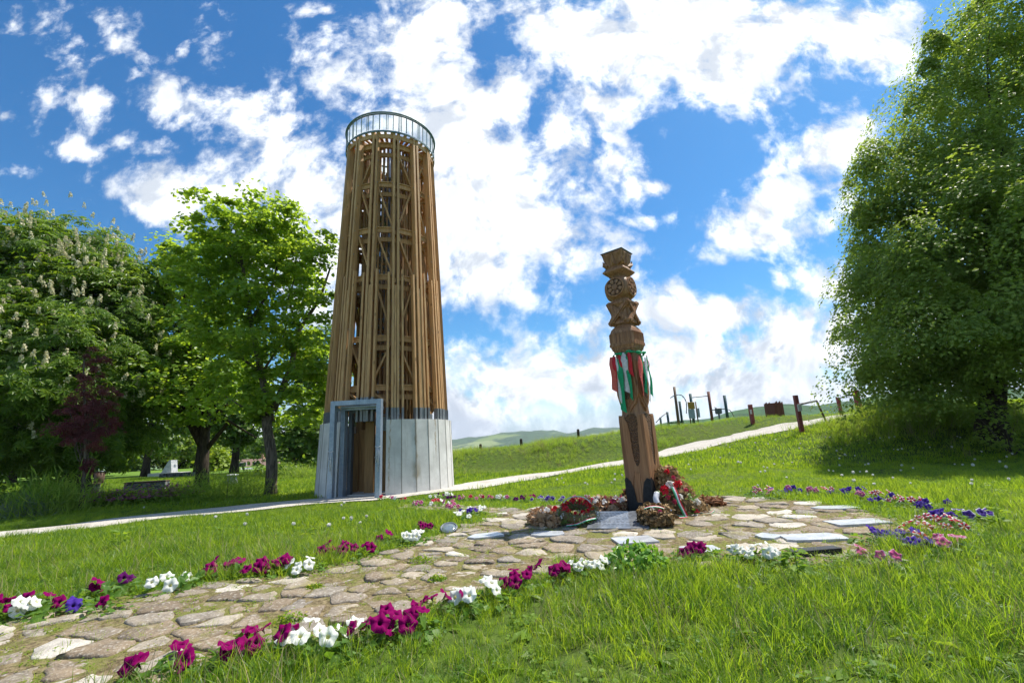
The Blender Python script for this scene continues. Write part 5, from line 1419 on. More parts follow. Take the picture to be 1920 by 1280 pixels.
    top = at(1491, 741, p[1]); mb = MB(); mb.bar((0, 0, -.15), top - L, .13, .13, (0, 1, 0)); mb.build('post', M['post_red'], t)
    d1 = p[1] + .5; a = at(1493, 759, p[1]); b = at(1531, 751, d1); c = at(1550, 784, d1)
    mb = MB(); mb.tube([a - L, b - L], .038, 8); mb.build('arm', M['post_steel'], t)
    mb = MB(); mb.tube([b - L, np.array([c[0], c[1], T1(c[0], c[1]) - .1]) - L], .038, 8); mb.build('strut', M['old_wood'], t)
    mb = MB(); q = at(1499, 764, p[1] - .1) - L; mb.box(q, (.12, .1, .26), bev=.01); mb.build('lock_box', M['paleplaster'], t)
    q0 = at(1570, 745, 19.5); q1 = at(1603, 731, 19.0); c = np.array([q1[0], q1[1], T1(q1[0], q1[1])])
    t = thing('lift_barrier', 'red posts joined by a thin bar on the mound beside the linden', 'barrier', c); L = c
    for q, r in ((q0, .05), (q1, .085)):
        mb = MB(); mb.box((0, 0, 0), (r * 2, r * 2, 1)); mb.v = []; mb.f = []; mb.r = []; mb.mi = []; mb.smooth = []
        z = T1(q[0], q[1]) - .15; mb.bar(np.array([q[0] + .05, q[1], z]) - L, q - L, r * 2, r * 2, (0, 1, 0)); mb.build('post', M['post_red'], t)
    mb = MB(); mb.tube([q0 - L + [0, 0, -.05], q1 - L + [0, 0, -.12]], .022, 8); mb.build('bar', M['post_steel'], t)
playground()
# ------------------------------------------------------------------ plaques, slabs and lamp by the post
def slab_thing(name, label, px, py, w, d, yaw, mat, h=.035, tilt=0.0, lines=0, cat='plaque', outline=None):
    p = on(px, py); p[2] = T1(p[0], p[1]) + .018
    t = thing(name, label, cat, p, yaw)
    o = outline or [(-.5, -.5), (.5, -.5), (.5, .5), (-.5, .5)]
    mb = MB(); mb.extrude([(a * w, b * d) for a, b in o], (0, 0, h), (1, 0, 0), (0, math.cos(tilt), math.sin(tilt)), (0, -math.sin(tilt), math.cos(tilt)), -h - .02, 0)
    mb.build('slab', mat, t)
    if lines:
        mb = MB()
        for k in range(lines):
            x = -.40 * w; yv = (.36 - .72 * k / max(1, lines - 1)) * d
            while x < .36 * w:
                L = random.uniform(.03, .085) * min(1, w)
                if random.random() < .88:
                    c = np.array([x + L / 2, yv * math.cos(tilt), h + yv * math.sin(tilt) + .0012]); mb.box(c, (L, .007, .0015), np.array([[1, 0, 0], [0, math.cos(tilt), math.sin(tilt)], [0, -math.sin(tilt), math.cos(tilt)]]))
                x += L + .018
        mb.build('engraved_lines', M['engraving'], t)
    return t
IRR = [(-.5, -.3), (-.2, -.5), (.35, -.46), (.5, -.1), (.42, .45), (-.1, .5), (-.46, .3)]
IRR2 = [(-.5, -.1), (-.32, -.5), (.2, -.44), (.5, -.22), (.38, .5), (-.25, .42)]
def slabs():
    slab_thing('memorial_plaque', 'polished grey stone plaque with an engraved inscription lying before the carved post', 1160, 985, .74, .74, R_(-14), M['granite'], .06, R_(7), 9)
    L = [(910, 1009, .52, .34, 12, 'pale stone slab near the round lamp, left end of the paving', IRR2), (1028, 1006, .46, .34, -10, 'bluish stone slab just below the wreath of red roses', IRR), (1190, 1018, .50, .40, 5, 'bluish stone slab right behind the round green succulent', None),
         (1312, 1036, .44, .36, -8, 'bluish rounded slab just behind a magenta petunia on the paving', IRR), (1525, 1013, .70, .38, -4, 'longest white slab on the right half of the paving', [(-.5, -.35), (-.4, -.5), (.45, -.5), (.5, .1), (.38, .5), (-.46, .45)]),
         (1608, 984, .72, .36, 3, 'white rectangular slab at the right edge of the paving', None), (1565, 956, .70, .36, -12, 'flat pale slab farthest back on the right of the paving', IRR2), (1440, 1011, .30, .30, 30, 'small pointed white slab left of the longest white one', IRR2)]
    for px, py, w, d, yw, lab, o in L:
        slab_thing('memorial_slab', lab, px, py, w * .85, d * .8, R_(yw), M['marble'], .022, 0.0, 0, 'slab', o)['group'] = 'memorial slabs set in the paving'
    p = on(1533, 1046); t = thing('gap_shade_filler', 'black plate standing at the front rim of the paving', 'filler', p, R_(6))  # black sheet modelled where only shade lies under the raised paving edge
    mb = MB(); mb.box((0, 0, .02), (.46, .03, .10), bev=.006); mb.build('filler', M['shoe'], t)
    mb = MB(); mb.box((0, .035, .066), (.47, .10, .012), bev=.004); mb.build('lip', M['shoe'], t)
    # round uplighter
    p = on(842, 998); t = thing('ground_spotlight', 'round ground spotlight with a grey glass lens beside the flower row', 'lamp', p, R_(20))
    mb = MB(); mb.lathe([(.085, -.05), (.10, .02), (.125, .07), (.125, .075)], 24); h_ = mb.build('housing', M['black'], t)
    mb = MB(); mb.lathe([(.112, .07), (.137, .07), (.140, .085), (.134, .098), (.116, .098), (.112, .090)], 28, cap=False); rim = mb.build('rim', M['galv_dark'], t); 
    mb = MB(); mb.lathe([(.115, .084), (.113, .091), (.05, .094)], 28); ln = mb.build('lens', M['lens'], t)
    for o in (h_, rim, ln): o.rotation_euler = (R_(24), R_(-8), 0); o.scale = (.82, .82, .82)
slabs()

# ------------------------------------------------------------------ wreaths
ROSE_T = None
def bloom_pts(c, n, r, ax=(0, 0, 1)):
    """petals packed as a rosette around c -> positions, normals, sizes"""
    k = np.arange(n); a = k * 2.399; f = np.sqrt((k + .5) / n); ax = np.array(ax, float); ax /= np.linalg.norm(ax)
    u = np.cross(ax, [.3, .9, .2]); u /= np.linalg.norm(u); v = np.cross(ax, u)
    d = np.cos(a)[:, None] * u + np.sin(a)[:, None] * v
    P = c + d * (f * r * .55)[:, None] + ax * ((1 - f ** 2) * r * .5)[:, None]
    N = ax * .35 + d * (1.1 - .6 * f[:, None]) * .8 + rng.normal(0, .18, (n, 3))
    return P, d * f[:, None] + ax * (1.15 - f[:, None]), N, np.full(n, r * .62)
def bloom(name, parent, c, r, mat, n=22, ax=(0, 0, 1), sub=None):
    P, dr, N, S = bloom_pts(np.zeros(3), n, r, ax)
    me = leaf_mesh(name, P, np.cross(dr, rng.normal(size=dr.shape)) * .2 + N, S, (np.array([[-.05, -.3, 0], [.5, -.5, .1], [1, -.15, .02], [1, .15, .02], [.5, .5, .1], [-.05, .3, 0]], float), np.array([(0, 1, 4, 5), (1, 2, 3, 4)])), mat, dirs=dr)
    return link(name, me, parent, c)
def strip(mb, pts, w, up=(0, 0, 1), th=.002):
    pts = [np.array(p, float) for p in pts]; vs = []; n = len(pts)
    for i, p in enumerate(pts):
        d = pts[min(i + 1, n - 1)] - pts[max(i - 1, 0)]; d /= np.linalg.norm(d) + 1e-9
        s = np.cross(d, np.array(up, float)); s /= np.linalg.norm(s) + 1e-9; nn = np.cross(s, d)
        vs += [p - s * w / 2, p + s * w / 2, p + s * w / 2 - nn * th, p - s * w / 2 - nn * th]
    fs = [(0, 1, 2, 3), tuple(range(4 * n - 4, 4 * n))[::-1]]
    for i in range(n - 1):
        for k in range(4): a = i * 4; fs.append((a + k, a + (k + 1) % 4, a + 4 + (k + 1) % 4, a + 4 + k))
    mb.face_add(vs, fs)
def tricolour(parent, pts, w, up=(0, 0, 1), cols=('rib_red', 'rib_white', 'rib_green')):
    pts = [np.array(p, float) for p in pts]; P = catmull(pts, 6)
    mb = MB()
    for k, c in enumerate(cols):
        mb.cur = k; q = []
        for i, p in enumerate(P):
            d = P[min(i + 1, len(P) - 1)] - P[max(i - 1, 0)]; s = np.cross(d, np.array(up, float)); s /= np.linalg.norm(s) + 1e-9
            q.append(p + s * (k - 1) * w / 3)
        strip(mb, q, w / 3 * .99, up)
    return mb.build('ribbon', [M[c] for c in cols], parent)
def wreaths():
    # tall pile of dried wreaths leaning on the post
    b = on(1272, 966); t = thing('dried_wreath_pile', 'tall heap of dried wreaths with red and white blooms leaning on the carved post', 'wreath', b)
    def q(px, py, dy=0.0): return at(px, py, b[1] + dy) - b
    spine = [(1250, 888, 24, 16), (1256, 905, 30, 20), (1266, 925, 42, 24), (1276, 945, 50, 24), (1290, 955, 46, 20), (1255, 950, 30, 20), (1302, 962, 34, 12)]
    P = []; N = []
    for px, py, rx, ry in spine:
        c = q(px, py, .12); sx = np.linalg.norm(q(px + rx, py, .12) - c) ; sz = np.linalg.norm(q(px, py + ry, .12) - c); n = 620
        d = sphere_dirs(n); f = .72 + .32 * rng.random((n, 1)); pp = c + d * f * np.array([sx * .85, sx * .7, sz]); P.append(pp); N.append(d + rng.normal(0, .6, (n, 3)))
    P = np.concatenate(P); N = np.concatenate(N); P[:, 2] = np.maximum(P[:, 2], .01)
    link('dried_foliage', leaf_mesh('dried_foliage', P, N, rng.uniform(.025, .06, len(P)), BROAD, M['dry']), t)
    mb = MB()
    for px, py, rx, ry in spine: c = q(px, py, .12); sx = np.linalg.norm(q(px + rx, py, .12) - c); mb.lathe([(sx * .3, -sx * .4), (sx * .62, -sx * .2), (sx * .62, sx * .15), (sx * .3, sx * .4)], 12, c=c)
    mb.build('straw_core', M['drydark'], t)
    for px, py, r, m, dy in ((1251, 884, .045, 'rose', -.02), (1263, 895, .035, 'rosepink', -.05), (1271, 907, .062, 'rose', -.12), (1246, 918, .075, 'rose', -.14), (1286, 918, .034, 'rosepink', -.12), (1253, 932, .035, 'rosepink', -.2), (1266, 940, .042, 'rosepink', -.22), (1256, 907, .062, 'mum', -.12), (1275, 931, .05, 'mum', -.2), (1307, 941, .06, 'mum', -.12)):
        bloom('bloom', t, q(px, py, dy), r, M[m], 22, (-.1, -.8, .6))
    for px, py in ((1242, 928), (1296, 935)):
        c = q(px, py, -.14); d = sphere_dirs(5); link('green_leaf', leaf_mesh('green_leaf', c + d * .03, np.tile([0, -.6, .7], (5, 1)) + rng.normal(0, .3, (5, 3)), np.full(5, .085), OVAL, M['petleaf']), t)
    mb = MB(); mb.tube([x for x in catmull([q(1232, 924, -.12), q(1230, 936, -.18), q(1237, 948, -.22), q(1249, 955, -.24), q(1258, 960, -.24)], 6)], [.04] * 24 + [.034], 9); mb.build('white_roll', M['rib_white'], t)
    tricolour(t, [q(1262, 912, -.20), q(1268, 925, -.26), q(1274, 942, -.3), q(1281, 956, -.3), q(1287, 968, -.3)], .055, (0, -1, .3))
    tricolour(t, [q(1287, 968, -.30), q(1276, 969, -.34), q(1264, 967, -.36)], .05, (0, -.3, 1))
    # dry fern lying at the right foot of the heap
    b = on(1328, 950); t = thing('dried_fern_bunch', 'small bunch of reddish dried fern with a ribbon end, right of the wreath heap', 'dried plant', b)
    n = 260; s = rng.random(n); P = np.stack([-.12 + s * .34, rng.normal(0, .06, n), .10 - s * .09 + np.abs(rng.normal(0, .03, n))], -1)
    link('fronds', leaf_mesh('fronds', P, rng.normal(size=(n, 3)) + [0, 0, .6], rng.uniform(.05, .10, n), OVAL, M['dryred'], dirs=np.tile([1.0, 0, -.25], (n, 1)) + rng.normal(0, .5, (n, 3))), t)
    tricolour(t, [(.0, -.04, .12), (.12, -.06, .08), (.24, -.05, .02), (.30, -.07, .012)], .035)
    # fallen carnation with ribbon on the stones
    b = on(1308, 968); t = thing('fallen_carnation', 'single fallen red bud with a short tricolour ribbon lying on the stones', 'flower', b)
    bloom('bloom', t, (0, 0, .06), .04, M['rose'], 18); mb = MB(); mb.tube([(-.12, .02, .045), (0, 0, .05)], .006, 6); mb.build('stem', M['petleaf'], t)
    n = 6; link('green_leaf', leaf_mesh('green_leaf', rng.normal(0, .02, (n, 3)) + [-.03, 0, .06], rng.normal(size=(n, 3)) + [0, -.4, 1], np.full(n, .07), OVAL, M['petleaf']), t)
    tricolour(t, [(.03, 0, .055), (.1, -.02, .045), (.18, -.01, .042), (.24, .02, .06)], .03)
    # withered round wreath in front of the plaque corner
    def ring_wreath(name, lab, px, py, R, r, mats, n, tilt=0.2, rz=0.0, up=.06):
        b = on(px, py); t = thing(name, lab, 'wreath', b + np.array([0, 0, up * .3]), rz)
        a = rng.uniform(0, 2 * math.pi, n); d = sphere_dirs(n); f = r * (.7 + .4 * rng.random(n))
        P = np.stack([np.cos(a) * R, np.sin(a) * R, np.zeros(n)], -1) + d * f[:, None]
        c_, s_ = math.cos(tilt), math.sin(tilt); z = P[:, 2] * c_ + P[:, 1] * s_ + r + R * abs(s_); P = np.stack([P[:, 0], P[:, 1] * c_ - P[:, 2] * s_, z], -1)
        P[:, 2] = np.maximum(P[:, 2], .015)
        k = n // len(mats)
        for i, (m, tm, ls, nm) in enumerate(mats):
            sl_ = slice(i * k, (i + 1) * k)
            link(nm, leaf_mesh(nm, P[sl_], d[sl_] + rng.normal(0, .5, (k, 3)), ls * rng.uniform(.7, 1.3, k), tm, M[m]), t)
        mb = MB(); mb.tube([np.array([math.cos(x) * R, math.sin(x) * R * c_, math.sin(x) * R * s_ + r + R * abs(s_)]) for x in np.linspace(0, 2 * math.pi, 25)], r * .7, 8, cap=False); mb.build('straw_ring', M['drydark'], t)
        return t
    t = ring_wreath('withered_wreath', 'small withered brown wreath lying against the right corner of the plaque', 1232, 988, .145, .085, [('drydark', BROAD, .06, 'withered_leaves'), ('dry', OVAL, .06, 'dry_leaves')], 900, .25)
    for k, (x, yv) in enumerate(((-.05, -.05), (.03, -.1), (.1, -.03))): bloom('bloom', t, (x, yv, .2 - .03 * k), .035, M['rosepink'] if k else M['mum'], 14)
    tricolour(t, [(-.18, .02, .19), (-.06, -.02, .23), (.06, -.03, .22), (.16, -.02, .17)], .03, (0, -.5, 1))
    t = ring_wreath('withered_wreath', 'little tuft of withered leaves between the plaque and the wreath heap', 1236, 966, .07, .045, [('drydark', BROAD, .05, 'withered_leaves'), ('dry', OVAL, .05, 'dry_leaves')], 320, .2)
    # long dried wreath with white flowers, behind the plaque at left
    t = ring_wreath('dried_garland', 'dried braided garland with white and pink blooms, left of the carved post', 1140, 962, .25, .065, [('wicker', OVAL, .085, 'braid'), ('dryred', OVAL, .07, 'dry_leaves')], 900, .12, R_(20))
    for k in range(11):
        a = 1.2 + k * .56; bloom('bloom', t, (math.cos(a) * .24, math.sin(a) * .22 - .02, .165), .055, M['mum'] if k % 3 else M['rosepink'], 14)
    # wicker basket ring and rose wreath at the left
    t = ring_wreath('braided_wreath', 'tan braided straw wreath lying left of the rose wreath', 1030, 985, .19, .06, [('wicker', OVAL, .10, 'braid'), ('wicker', OVAL, .09, 'braid')], 800, .1)
    bloom('bloom', t, (-.02, .08, .15), .06, M['mum'], 18); bloom('bloom', t, (.1, .1, .16), .06, M['rose'], 18); bloom('bloom', t, (-.1, .12, .13), .05, M['mum'], 16)
    t = ring_wreath('rose_wreath', 'green fir wreath with red roses and white blooms, left of the plaque', 1085, 985, .20, .085, [('petleaf', SPIKE, .10, 'fir_sprigs'), ('greyleaf', SPIKE, .09, 'silver_sprigs')], 700, .3)
    for k in range(12):
        a = .2 + k * .53; bloom('rose', t, (math.cos(a) * .18, math.sin(a) * .16, .20 + .06 * math.sin(a)), .045 + .012 * (k % 2), M['rose'], 22, (0, -.4, 1))
    for k in range(8):
        a = .5 + k * .78; bloom('white_bloom', t, (math.cos(a) * .23, math.sin(a) * .19 - .02, .15 + .06 * math.sin(a)), .045, M['mum'], 14, (0, -.5, .8))
    mb = MB(); mb.tube([(math.cos(x) * .2, .05 + .02 * math.sin(x), .20 + .14 * math.sin(x)) for x in np.linspace(0, math.pi, 16)], .008, 6); mb.build('wire_handle', M['marble'], t)
    tricolour(t, [(-.18, -.22, .03), (-.05, -.27, .05), (.08, -.26, .09), (.2, -.2, .10)], .04, (0, -.5, 1))
    # small withered bunch behind the post
    t = ring_wreath('withered_bunch', 'dark withered bunch peeking out behind the left side of the carved post', 1180, 942, .06, .06, [('drydark', BROAD, .06, 'withered_leaves'), ('dryred', OVAL, .06, 'dry_leaves')], 300, .9)
wreaths()

# ------------------------------------------------------------------ petunias
def blossom_mesh(name, mat, R=.048):
    V = []; uvp = []; F = []; na = 30; rings = [0.0, .12, .3, .55, .8, 1.0]
    for i, r in enumerate(rings):
        for k in range(na):
            a = 2 * math.pi * k / na; lobe = 1 + .09 * math.cos(5 * a) * r; rr = max(r, .04) * R * lobe
            z = (-.034 + .034 * min(1, (r / .3)) ** .6) + .010 * math.sin(r * 2) - .010 * r ** 3 + r ** 2 * .0038 * math.sin(10 * a + 1) + r ** 2 * .006 * math.cos(5 * a)
            V.append((rr * math.cos(a), rr * math.sin(a), z)); uvp.append((r, a, 0))
    for i in range(len(rings) - 1):
        for k in range(na): b = i * na; F.append((b + k, b + (k + 1) % na, b + na + (k + 1) % na, b + na + k))
    me = np_mesh(name, np.array(V), np.array(F), M[mat], smooth=True)
    at_ = me.attributes.new('uvp', 'FLOAT_VECTOR', 'POINT'); at_.data.foreach_set('vector', np.array(uvp, np.float32).ravel())
    return me
def petunias():
    kinds = ['magenta', 'white', 'violet', 'plum', 'pink', 'redwhite', 'red', 'violetwhite']
    bm_ = {k: blossom_mesh('blossom', k) for k in kinds}
    fol = []
    for v in range(4):
        n = 100; d = sphere_dirs(n); d[:, 2] = np.abs(d[:, 2]) * .8
        P = d * (rng.random((n, 1)) ** .5) * np.array([.17, .17, .09]); N = d * .6 + [0, 0, .7] + rng.normal(0, .35, (n, 3))
        fol.append(leaf_mesh('foliage', P, N, rng.uniform(.035, .07, n), tmpl_oval(.34, .06), M['petleaf'], dirs=d + [0, 0, .2]))
    words = {'magenta': 'magenta', 'white': 'white', 'violet': 'blue-violet', 'plum': 'dark purple', 'pink': 'pale-rimmed pink', 'redwhite': 'red-and-white striped', 'red': 'coral red', 'violetwhite': 'white-edged violet'}
    rows = {
        'near row along the front edge of the stone walk': [('magenta', 290, 1268, 3), ('magenta', 402, 1266, 3), ('magenta', 480, 1234, 5), ('magenta', 540, 1240, 2), ('white', 590, 1225, 5), ('white', 640, 1216, 2), ('magenta', 700, 1206, 5), ('magenta', 755, 1192, 5), ('magenta', 822, 1150, 3), ('white', 868, 1145, 3), ('white', 920, 1135, 4),
            ('magenta', 968, 1110, 4), ('magenta', 1035, 1096, 6), ('white', 1090, 1082, 4), ('white', 1130, 1082, 3)],
        'upper row along the back edge of the stone walk': [('white', 6, 1170, 3), ('magenta', 32, 1156, 3), ('magenta', 88, 1146, 5), ('violet', 128, 1152, 2), ('magenta', 172, 1128, 2), ('plum', 222, 1110, 2), ('magenta', 196, 1150, 1), ('white', 325, 1108, 4), ('magenta', 388, 1088, 2), ('magenta', 428, 1080, 5), ('magenta', 475, 1080, 4), ('magenta', 518, 1078, 5), ('white', 570, 1076, 4),
            ('magenta', 625, 1046, 4), ('magenta', 650, 1044, 5), ('magenta', 688, 1046, 2), ('magenta', 722, 1020, 2), ('white', 755, 1022, 3), ('white', 782, 1020, 3), ('magenta', 792, 998, 4), ('white', 868, 980, 3), ('white', 892, 968, 4), ('violet', 880, 972, 3)],
        'short row leading from the paving toward the tower': [('red', 718, 938, 2), ('pink', 733, 940, 3), ('white', 746, 941, 2), ('red', 757, 945, 2), ('pink', 788, 951, 3), ('white', 778, 951, 2), ('red', 812, 947, 3), ('white', 826, 950, 3), ('pink', 843, 953, 3), ('pink', 858, 957, 3)],
        'back row on the far side of the paving, left of the carved post': [('white', 812, 938, 3), ('plum', 824, 936, 2), ('white', 838, 934, 4), ('plum', 852, 939, 4), ('pink', 868, 940, 3), ('red', 882, 941, 2), ('pink', 896, 941, 3), ('red', 908, 941, 3), ('pink', 922, 941, 3), ('white', 937, 940, 4), ('pink', 952, 942, 2), ('plum', 975, 943, 4), ('magenta', 994, 942, 3), ('violetwhite', 1013, 946, 4), ('violet', 1034, 945, 4), ('violetwhite', 1052, 946, 4), ('red', 1082, 946, 4), ('redwhite', 1104, 944, 2)],
        'right-hand arc round the paving': [('redwhite', 1416, 932, 2), ('redwhite', 1428, 929, 2), ('redwhite', 1440, 926, 2), ('pink', 1448, 935, 2), ('violet', 1464, 931, 3), ('pink', 1478, 928, 2), ('violet', 1498, 928, 3), ('pink', 1520, 929, 3), ('redwhite', 1540, 929, 4), ('violet', 1563, 933, 4), ('violet', 1606, 929, 3), ('pink', 1622, 941, 3), ('redwhite', 1642, 936, 4), ('violet', 1656, 950, 3), ('violet', 1672, 942, 2), ('redwhite', 1690, 951, 3), ('redwhite', 1714, 953, 3), ('violet', 1737, 961, 3), ('violet', 1752, 960, 2), ('violet', 1776, 955, 2), ('violet', 1772, 980, 3), ('violet', 1792, 984, 3), ('violetwhite', 1816, 978, 3), ('redwhite', 1792, 1000, 4), ('redwhite', 1762, 990, 4), ('redwhite', 1734, 1008, 5), ('redwhite', 1716, 1022, 3), ('violet', 1700, 1020, 3), ('violet', 1664, 1028, 2), ('violet', 1628, 1020, 3), ('pink', 1772, 1036, 3), ('violet', 1720, 1036, 3), ('pink', 1672, 1064, 2), ('pink', 1618, 1054, 2)],
        'gap in the front rim of the round paving': [('magenta', 1293, 1054, 3), ('magenta', 1322, 1050, 3), ('white', 1398, 1057, 4), ('white', 1424, 1058, 3), ('white', 1456, 1060, 2)]}
    orders = ['first', 'second', 'third', 'fourth', 'fifth', 'sixth', 'seventh', 'eighth', 'ninth', 'tenth', 'eleventh', 'twelfth', 'thirteenth', 'fourteenth', 'fifteenth', 'sixteenth']
    short = dict(zip(rows, ['near flower row before the stone walk', 'flower row behind the stone walk', 'short flower row toward the tower', 'back flower row left of the post', 'flower arc right of the paving', "gap in the paving's front rim"]))
    for row, items in rows.items():
        cnt = {}; tot = {}
        for it in items: tot[it[0]] = tot.get(it[0], 0) + 1
        for kind, px, py, nfl in sorted(items, key=lambda q: q[1]):
            cnt[kind] = cnt.get(kind, 0) + 1
            p = on(px, py); p[2] = T1(p[0], p[1])
            if tot[kind] > 1: lab = '%s %s petunia from the left in the %s' % (orders[cnt[kind] - 1], words[kind], short[row])
            else: lab = 'only %s petunia in the %s' % (words[kind], short[row])
            t = thing('petunia', lab, 'flower', p, random.uniform(0, 6), 'petunias planted round the paving')
            f = link('foliage', random.choice(fol), t); s = random.uniform(1.0, 1.4); f.scale = (s, s, s)
            for k in range(nfl + (1 if nfl > 2 else 0)):
                o = link('blossom', bm_[kind], t)
                a = random.uniform(0, 6.28); r = random.uniform(.03, .19) * (.6 if nfl < 3 else 1)
                o.location = (r * math.cos(a), r * math.sin(a), random.uniform(.075, .135))
                tc = Vector((-p[0], -p[1], 1.5)).normalized()
                zr = t.rotation_euler[2]
                dv = Vector((tc[0] * math.cos(-zr) - tc[1] * math.sin(-zr), tc[0] * math.sin(-zr) + tc[1] * math.cos(-zr), tc[2]))
                n = (Vector((math.cos(a) * .5, math.sin(a) * .5, .55)) + dv * .45 + Vector((random.uniform(-.45, .45), random.uniform(-.45, .45), 0))).normalized()
                o.rotation_euler = n.to_track_quat('Z', 'Y').to_euler(); sc = random.uniform(.85, 1.2); sc *= 1.0 if p[1] < 6 else .85; o.scale = (sc, sc, sc * random.uniform(.8, 1.3))
petunias()

def small_plants():
    # fleshy round sedum
    b = on(1192, 1072); t = thing('succulent_plant', 'round bright green succulent with fleshy leaves at the front rim of the paving', 'plant', b)
    n = 420; d = sphere_dirs(n); d[:, 2] = np.abs(d[:, 2]); P = d * (.72 + .3 * rng.random((n, 1))) * np.array([.27, .25, .20])
    fat = (np.array([[0, 0, 0], [.35, .22, .06], [.8, .26, .05], [1, 0, 0], [.8, -.26, .05], [.35, -.22, .06], [.6, 0, .13]], float), np.array([(0, 6, 2, 1), (6, 3, 2, 2), (0, 5, 4, 6), (6, 4, 3, 3)]))
    fat = (fat[0], np.array([(0, 6, 2, 1), (0, 5, 4, 6), (6, 4, 3, 2)]))
    link('leaves', leaf_mesh('leaves', P, np.cross(d, rng.normal(size=(n, 3))) * .5 + d * .5 + [0, 0, .3], rng.uniform(.06, .085, n), fat, M['sedum'], dirs=d * .5 + [0, 0, .9] + rng.normal(0, .25, (n, 3))), t)
    mb = MB()
    for k in range(16):
        q = P[rng.integers(n)] * .85; mb.tube([(q[0] * .2, q[1] * .2, -.03), q * .6, q], [.014, .011, .007], 6)
    mb.build('stems', M['sedum'], t)
    # yellow stonecrop cushions
    for px, py, lab, s in ((542, 1172, 'yellow-flowering stonecrop cushion in the middle of the stone walk', 1.0), (790, 1058, 'yellow stonecrop cushion beside the magenta petunias behind the walk', 1.0), (820, 1092, 'small yellow stonecrop cushion near the wide part of the walk', .7), (590, 1106, 'tiny yellow stonecrop cushion between stones right of the white petunias', .6)):
        b = on(px, py); t = thing('stonecrop', lab, 'plant', b)
        n = 300; d = sphere_dirs(n); d[:, 2] = np.abs(d[:, 2]); P = d * rng.random((n, 1)) ** .4 * np.array([.13, .10, .08]) * s
        link('leaves', leaf_mesh('leaves', P, d + rng.normal(0, .5, (n, 3)), rng.uniform(.015, .03, n), OVAL, M['weed']), t)
        k = rng.choice(n, 40); link('blossoms', leaf_mesh('blossoms', P[k] * 1.1 + [0, 0, .012], rng.normal(0, .3, (40, 3)) + [0, 0, 1], np.full(40, .014), OVAL, M['yellow']), t)['kind'] = 'stuff'
    # bright broad-leaved weeds in the lawn
    for px, py, lab in ((222, 1036, 'lone yellow-green seedling standing in the left lawn'), (1880, 1000, 'yellow-green leafy weed at the right edge of the lawn'), (1500, 1095, 'yellow-green leafy weed in front of the white petunias')):
        b = on(px, py); t = thing('broadleaf_weed', lab, 'plant', b)
        n = 16; a = rng.uniform(0, 6.28, n); dd = np.stack([np.cos(a), np.sin(a), rng.uniform(.2, .9, n)], -1); P = np.stack([np.zeros(n), np.zeros(n), rng.uniform(.10, .24, n)], -1) + dd * .02
        link('leaves', leaf_mesh('leaves', P, np.tile([0, 0, 1.0], (n, 1)) + rng.normal(0, .3, (n, 3)), rng.uniform(.07, .12, n), tmpl_oval(.3, .08), M['weed'], dirs=dd), t)
        mb = MB(); mb.tube([(0, 0, -.03), (.005, .01, .12), (0, 0, .25)], [.006, .005, .003], 6); mb.build('stem', M['weed'], t)
    # dandelion clocks
    mb = MB(); mb.cur = 0; mb.tube([(0, 0, -.02), (.006, 0, .08), (0, .004, .155)], .0035, 5)
    mb.cur = 1; bmn = bmesh.new(); bmesh.ops.create_icosphere(bmn, subdivisions=1, radius=.008); vs = [tuple(v.co + Vector((0, 0, .17))) for v in bmn.verts]; fs = [tuple(v.index for v in f.verts) for f in bmn.faces]; bmn.free(); mb.face_add(vs, fs)
    for d in sphere_dirs(70):
        s_ = np.cross(d, [.3, .2, .9]); s_ /= np.linalg.norm(s_); c_ = np.array([0, 0, .17]); t_ = np.cross(d, s_); e_ = c_ + d * .023
        mb.face_add([c_ + d * .006, e_ + s_ * .006, e_ + d * .003, e_ - s_ * .006], [(0, 1, 2, 3)]); mb.face_add([e_ - t_ * .006, e_ + d * .003, e_ + t_ * .006], [(0, 1, 2)])
    proto = mb.build('dandelion', [M['weed'], M['mum']])
    tag(proto, 'white dandelion seed head standing in the lawn', 'dandelion', 'dandelion seed heads in the lawn')
    spots = []
    for _ in range(2000):
        px, py = random.uniform(890, 1900), random.uniform(825, 925)
        if random.random() < .10: px, py = random.uniform(250, 720), random.uniform(950, 1010)
        p = on(px, py)
        if p[1] > 18.5 or paved(p[0], p[1])[0] or path_dist(p[:1], p[1:2])[0] < .3 or np.hypot(p[0] - TC[0], p[1] - TC[1]) < 2.6: continue
        spots.append(p)
        if len(spots) >= 110: break
    for i, p in enumerate(spots):
        o = proto if i == 0 else copy_of(proto); o.location = tuple(p); s = random.uniform(.7, 1.15) * (.62 if p[1] < 4 else 1); o.scale = (s, s, s * random.uniform(.8, 1.2))
        o.rotation_euler = (random.uniform(-.15, .15), random.uniform(-.15, .15), random.uniform(0, 6))
small_plants()

